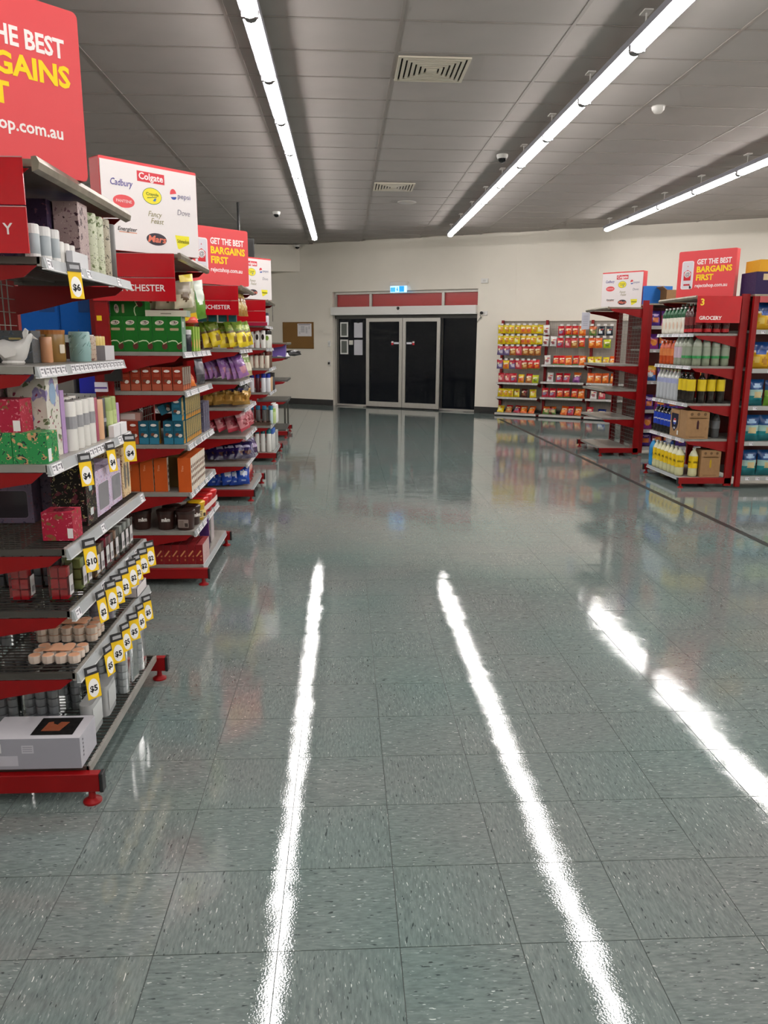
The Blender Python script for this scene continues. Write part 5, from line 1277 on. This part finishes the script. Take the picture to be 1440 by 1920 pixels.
# bottom
def solo(): return drink('#c9c79c/s', '#e3bf12/p', '#d8d8d0/p', .30, .047, lab=(.3, .72), word=('SOLO', .026, .06), wkey='#4a3c14/c', neck='#cfceae/s')
row(drink('#2a8fd0/s', '#1c7cc0/p', '#e0e0dc/p', .30, .046, word=None), [(FX-.02, 8.715, .107)], 'bright blue drink bottle at far end of bottom shelf', 'bottle')
row(solo(), [(FX-.02, 8.605-.102*k, .107, -.3) for k in range(7)]+[(3.68, 7.925, .107, .2)], 'yellow label lemon drink bottle on bottom shelf, {o} from far end', 'bottle', 'lemon drink bottles')
cart(.285, .21, (3.84, 7.952, .107), 'plain brown carton with yellow bottle print on bottom shelf', '#b59420/c')
# ================================================================ chip shelving on the far right
yc = bag(.2, .27, .10, zones((.1, '#b98a14'), (.5, '#d8a81c'), (.62, '#c9951a'), (.72, '#d9d4c0'), (1, '#123a78'), spots=((.5, .62, .3, .1, '#2a4f9a'), (.3, .35, .16, .14, '#e0c060'), (.75, .3, .16, .14, '#b07a18'))), 51, name='chip_bag')
row(yc, [(4.235, 7.86, 1.617, .1), (4.44, 7.86, 1.617, -.1), (4.65, 7.86, 1.617, .1), (4.87, 7.86, 1.617, 0), (5.08, 7.86, 1.617, .1), (4.24, 7.865, 1.232, -.1), (4.45, 7.86, 1.232, .15), (4.66, 7.86, 1.232, 0), (4.88, 7.86, 1.232, .1), (5.09, 7.86, 1.232, -.1)], 'golden chip bag with blue top on chip shelving, {o}', 'chips', 'golden chip bags', [a+' row '+ORD[k] for a in ('upper', 'second') for k in range(5)])
tc_ = bag(.19, .27, .10, zones((.2, '#0f6a74'), (.42, '#138088'), (.6, '#9fc0b8'), (1, '#12447c'), spots=((.55, .42, .26, .14, '#c9b88a'), (.5, .75, .3, .08, '#8fb0d0'))), 52, name='chip_bag')
lt = [(4.23, 7.86, .857, .1), (4.22, 7.86, .492, -.1), (4.40, 7.87, .492, .1), (4.24, 7.86, .127, .05), (4.43, 7.86, .127, -.05)]
row(tc_, lt, 'teal and blue chip bag on chip shelving, {o}', 'chips', 'teal chip bags', ['middle shelf', 'fourth shelf first', 'fourth shelf second', 'bottom shelf first', 'bottom shelf second'])
gc_ = bag(.19, .26, .10, zones((.4, '#6a9a2c'), (.6, '#8fb04a'), (.75, '#2b5a86'), (1, '#1a3f78'), spots=((.5, .35, .3, .18, '#a8b86a'), (.5, .72, .3, .08, '#c0d0d8'))), 53, name='chip_bag')
row(gc_, [(4.43, 7.86, .857, -.1), (4.62, 7.86, .857, .1), (4.60, 7.86, .492, 0), (4.63, 7.86, .127, 0), (4.83, 7.86, .857, 0), (5.04, 7.86, .857, 0), (4.81, 7.86, .492, .1), (5.02, 7.86, .492, 0), (4.84, 7.86, .127, 0), (5.05, 7.86, .127, .1)], 'green and blue chip bag on chip shelving, {o}', 'chips', 'green chip bags', ['middle shelf first', 'middle shelf second', 'fourth shelf first', 'bottom shelf first', 'middle shelf third', 'middle shelf fourth', 'fourth shelf second', 'fourth shelf third', 'bottom shelf second', 'bottom shelf third'])
pbx = tag(MB().box(-.16, .16, -.15, .15, 0, .215, '#2a1745/c').build('stock_carton', None, (4.24, 7.93, 1.966)), 'dark purple carton with cream labels on chip shelving top', 'carton')
b = MB(); b.rect('front', -.1507, -.09, -.01, .135, .195, '#c9b38c/c'); b.build('label_print', pbx); b = MB(); b.rect('front', -.1507, .015, .12, .135, .2, '#c9b38c/c'); b.build('label_print', pbx)
tag(MB().box(-.14, .16, -.14, .14, 0, .115, '#d3981a/c').build('stock_carton', None, (4.25, 7.93, 2.182)), 'yellow carton stacked on the purple one', 'carton')
tag(MB().box(-.15, .15, -.15, .15, 0, .26, '#6e5226/c').build('stock_carton', None, (4.58, 7.95, 1.966)), 'dull brown carton at the right edge on chip shelving', 'carton')
# ================================================================ snack shelving between the right units
pa = bag(.16, .2, .07, zones((.3, '#4a2c86'), (.55, '#7a3c9a'), (.8, '#43237c'), (1, '#35206a'), spots=((.5, .38, .3, .18, '#c9703a'), (.5, .72, .3, .08, '#b59ad0'))), 61)
pb_ = bag(.16, .2, .07, zones((.35, '#8a2a86'), (.7, '#b0446a'), (1, '#5a2a78'), spots=((.5, .45, .3, .2, '#e08a3a'),)), 62)
pcb = bag(.16, .2, .07, zones((.4, '#2c5fae'), (.7, '#d8703a'), (1, '#c9a62a'), spots=((.4, .4, .3, .18, '#c9d0d8'),)), 63)
for n, (pr, ks, nm) in enumerate(((pa, (0, 3), 'purple'), (pb_, (1, 4), 'magenta and orange'), (pcb, (2,), 'blue and orange'))):
    sp = []; nn = []
    for li, z in enumerate((.102, .337, .602, .987, 1.402, 1.702)):
        for k in ks:
            kk = (k+li) % 5
            sp.append((4.12+.165*kk, 10.37, z, random.uniform(-.2, .2), -.12)); nn.append('shelf %s, place %s' % (ORD[li], ORD[kk]))
    row(pr, sp, nm+' snack bag between the right units, {o}', 'bag', nm+' snack bags', nn)
tag(MB().box(-.19, .19, -.15, .15, 0, .235, '#2a6cc0/c', front='#2c74c8/c').build('stock_carton', None, (4.19, 10.66, 1.991)), 'blue carton on top of shelving behind logo sign', 'carton')
bo = MB().box(-.14, .14, -.12, .12, 0, .175, BROWN, left='#6b4e30/r').build('stock_carton', None, (4.36, 10.42, 1.991)); tag(bo, 'open brown carton on shelving top before blue carton', 'carton')
MB().prism([(0, 0), (.012, 0), (-.05, .05), (-.06, .045)], 'y', -.11, .11, BROWN).build('flap', bo, (-.14, 0, .172))
# ================================================================ candy racks along the back wall
def wl(u, d, z): return wp(u, d, z)
BAY = ((3.80, 4.69), (4.73, 5.60), (5.635, 6.53))
SHL = ((.675, .378), (1.047, .71, .402), (1.047, .71, .402))
NAMES = ('candy rack by back wall, nearest the doors', 'candy rack by back wall, middle bay with white packs', 'candy rack by back wall, farthest right behind empty unit')
hook_me = MB().box(-.002, .002, -.34, -.03, -.002, .002, STEEL).box(-.03, .03, -.3445, -.3425, -.03, .006, '#dfdcd8/c').mesh('peg_hook')
for n, (u0, u1) in enumerate(BAY):
    rk = thing('candy_rack', 'red and wire '+NAMES[n], 'rack', P0, -TH)
    for u in ((u0, u1) if n == 2 else (u0,)): MB().box(u-.025, u+.025, -.07, -.02, .02, 1.92, RED).build('post', rk)
    W = u1-u0; g = MB()
    for k in range(1, 19): g.box(u0+W*k/19-.0018, u0+W*k/19+.0018, -.030, -.026, .12, 1.90, '#a19c94/p')
    for k in range(37): g.box(u0, u1, -.027, -.023, .12+1.78*k/36-.0018, .12+1.78*k/36+.0018, '#a19c94/p')
    o = g.build('mesh_panel', rk); o['kind'] = 'stuff'
    MB().box(u0, u1, -.018, -.012, .1, 1.9, '#b4aca2/p').build('back_sheet', rk)
    MB().box(u0-.02, u1+.008, -.05, -.02, 1.895, 1.905, STEEL).build('top_rail', rk)
    MB().box(u0+.01, u1-.01, -.40, -.03, .035, .058, GREY).box(u0+.01, u1-.01, -.408, -.40, .02, .062, '#bdbab4/p').build('base_shelf', rk)
    for u in (u0, u1-.02): 
        lg = MB().box(u-.01, u+.02, -.39, -.02, .02, .035, RED).build('base_leg', rk)
        MB().lathe([(.012, 0), (.012, .02)], DARK, 8).build('foot', lg, (u+.005, -.36, 0))
    for z in SHL[n]:
        s = MB().box(u0+.008, u1-.008, -.37, -.03, z-.02, z, GREY).box(u0+.008, u1-.008, -.378, -.37, z-.034, z+.004, '#c2bfba/p').build('shelf', rk)
        for k in range(5):
            if (k*7+n) % 3: t = link('ticket', ticket_me, s, (u0+.1+k*.17, -.3785, z-.03)); t.rotation_euler = (0, 0, -PI/2)
        for u in (u0+.03, u1-.03): MB().prism([(-.36, z-.045), (-.36, z-.02), (-.03, z-.02), (-.03, z-.11)], 'x', u-.002, u+.002, RED).build('bracket', s)
    if n == 0:
        for z in (1.845, 1.635, 1.43, 1.155):
            for k in range(7): link('peg_hook', hook_me, rk, (u0+.075+.118*k, 0, z))
    else:
        for z in (1.83, 1.605):
            for k in range(5): link('peg_hook', hook_me, rk, (u0+.05+(.32 if n == 1 else 0)+.125*k, 0, z))
BK = 0
def cbag(w, h, base, top, spot, seed, mid=None, bot=None):
    return bag(w, h, .055, zones((.12, bot or base), (.72, mid or base), (1, top), spots=((.5+.1*math.sin(seed), .36, .3, .17, spot), (.3, .6, .22, .06, '#e9d9b0'), (.62, .66, .26, .05, '#b8202a' if seed % 2 else '#f0e2c0'))), seed, nx=7, ny=10, name='candy_bag')
def hang(protos, zs, us, fmt, grp, h, d=.30):
    """hanging bags along a row; protos cycles through prototypes by index string."""
    i = 0
    for u, p in zip(us, protos):
        o = dup(p); o.location = wl(u, d+random.uniform(-.01, .03), zs-h); o.rotation_euler = (-.04, random.uniform(-.06, .06), -TH+random.uniform(-.18, .18))
        tag(o, fmt.format(o=ORD[i]), 'candy', grp); i += 1
YB_ = cbag(.128, .17, '#d9bd10', '#e3cc1a', '#c98a2a', 71); OB_ = cbag(.128, .17, '#d98a1a', '#e3c01a', '#d05a3a', 72); YD_ = cbag(.14, .17, '#dcc412', '#c9b010', '#e6dc8a', 73)
RB_ = cbag(.138, .185, '#b0223a', '#c01a28', '#8f7f9a', 74); PB_ = cbag(.138, .185, '#c2404c', '#b81c2c', '#e0a8a4', 75); TB_ = cbag(.138, .185, '#a8622a', '#b81c22', '#d8b070', 76)
DB_ = cbag(.138, .185, '#6a5a86', '#a81a30', '#c9c0d0', 77); BR_ = cbag(.13, .19, '#c22a1c', '#c8161c', '#e07a2a', 78, bot='#4a7a2a'); WH_ = cbag(.125, .19, '#d2d0cf', '#dddbd8', '#8a4a4e', 79)
OR_ = cbag(.14, .19, '#d8641a', '#dc5a16', '#f0a24a', 80); NV_ = cbag(.13, .17, '#1c2430', '#17202c', '#d0d6da', 81); GR_ = cbag(.14, .16, '#a8b81a', '#c2c81c', '#6f8a2a', 82); GO_ = cbag(.14, .17, '#5a7a3a', '#c25a1c', '#b8a06a', 83)
PU_ = cbag(.15, .2, '#6a2a6e', '#c05a1c', '#b06ab0', 84); BN_ = cbag(.14, .17, '#4a1c14', '#5a2016', '#8a5a34', 85); BLU = cbag(.17, .15, '#1c3a8a', '#142a6e', '#c9d8e6', 86)
U8 = [3.85+.115*k for k in range(8)]
hang([YB_, YB_, YB_, YB_, OB_, OB_, YB_, YD_], 1.825, U8, 'yellow candy bag on top peg row by doors, {o} from left', 'top peg row', .17)
hang([YB_, YB_, YB_, YD_, OB_, OB_, YB_, YD_], 1.615, U8, 'yellow candy bag on second peg row by doors, {o} from left', 'second peg row', .17)
hang([DB_, DB_, TB_, PB_, TB_, TB_, TB_], 1.41, [3.86+.128*k for k in range(7)], 'red topped candy bag on third peg row by doors, {o} from left', 'third peg row', .185)
hang([DB_, OB_, DB_, PB_, TB_, BR_, BR_], 1.135, [3.86+.128*k for k in range(7)], 'red topped candy bag on lowest peg row by doors, {o} from left', 'lowest peg row', .185)
def stand(protos, us, z, fmt, grp, d=.25, tx=-.12):
    for i, (u, p) in enumerate(zip(us, protos)):
        o = dup(p); o.location = wl(u, d+random.uniform(-.015, .03), z+.001); o.rotation_euler = (tx+random.uniform(-.08, .03), random.uniform(-.08, .08), -TH+random.uniform(-.25, .25)); settle(o, z)
        tag(o, fmt.format(o=ORD[i]), 'candy', grp)
stand([PB_, PB_, RB_, OB_, TB_, GR_], [3.87, 4.01, 4.14, 4.29, 4.46, 4.6], .675, 'mixed red candy bag standing on upper shelf by doors, {o} from left', 'upper shelf candy')
stand([YB_, YB_, YB_, YD_, BN_, YD_], [3.87, 3.98, 4.09, 4.21, 4.37, 4.56], .378, 'yellow or brown candy bag on lower shelf by doors, {o} from left', 'lower shelf candy')
stand([YD_, TB_, RB_, OR_, OR_], [3.88, 4.05, 4.22, 4.38, 4.53], .059, 'candy bag lying on floor shelf by doors, {o} from left', 'floor shelf candy', tx=-.7)
hang([WH_], 1.82, [4.79], 'white candy pack on top peg of middle rack', 'white packs', .19); hang([WH_, WH_], 1.60, [4.78, 4.94], 'white candy pack on second peg row of middle rack, {o}', 'white packs lower', .19)
hang([RB_, BR_, BR_, OR_], 1.80, [5.09, 5.23, 5.36, 5.5], 'red candy bag on top peg row of middle rack, {o} from left', 'middle rack top pegs', .185)
hang([RB_, PB_, TB_, BR_], 1.57, [5.08, 5.23, 5.36, 5.5], 'red candy bag on second peg row of middle rack, {o} from left', 'middle rack second pegs', .185)
hang([GO_, NV_, NV_], 1.79, [5.70, 5.86, 6.02], 'dark candy bag on top peg row of right rack, {o} from left', 'right rack top pegs', .17)
hang([OR_, OR_, GR_], 1.57, [5.70, 5.83, 5.99], 'orange or green candy bag on second pegs of right rack, {o}', 'right rack second pegs', .185)
stand([WH_, BR_, BR_, OR_, BR_, OR_], [4.83, 4.99, 5.12, 5.25, 5.38, 5.52], 1.047, 'red and orange candy bag on high shelf of middle rack, {o}', 'middle rack high shelf', tx=-.3)
stand([YD_, YD_, YB_, OR_], [5.70, 5.83, 5.96, 6.09], 1.047, 'yellow candy bag on high shelf of right rack, {o} from left', 'right rack high shelf', tx=-.25)
stand([WH_, RB_, RB_, PU_], [4.9, 5.08, 5.22, 5.42], .71, 'mixed candy bag on centre shelf of middle rack, {o} from left', 'middle rack centre shelf', tx=-.35)
stand([OR_, OR_, OR_, OR_], [5.70, 5.84, 5.99, 6.13], .71, 'orange candy bag on centre shelf of right rack, {o} from left', 'right rack centre shelf')
stand([RB_, RB_, BR_, BR_, BR_, OR_], [4.82, 4.96, 5.11, 5.25, 5.4, 5.53], .402, 'red candy bag on lower shelf of middle rack, {o} from left', 'middle rack lower shelf', tx=-.2)
stand([WH_, PB_], [5.78, 5.94], .402, 'pink and white candy bag on lower shelf of right rack, {o}', 'right rack lower shelf', tx=-.3)
stand([BN_, GO_, GO_, OR_, RB_, OR_], [4.92, 4.84, 4.98, 5.2, 5.34, 5.48], .059, 'candy bag on floor shelf of middle rack, {o}', 'middle rack floor shelf', tx=-.4)
stand([BLU, RB_], [5.95, 5.72], .059, 'candy pack on floor shelf of right rack, {o}', 'right rack floor shelf', tx=-.2)
for p in (YB_, OB_, YD_, RB_, PB_, TB_, DB_, BR_, WH_, OR_, NV_, GR_, GO_, PU_, BN_, BLU): bpy.data.objects.remove(p)
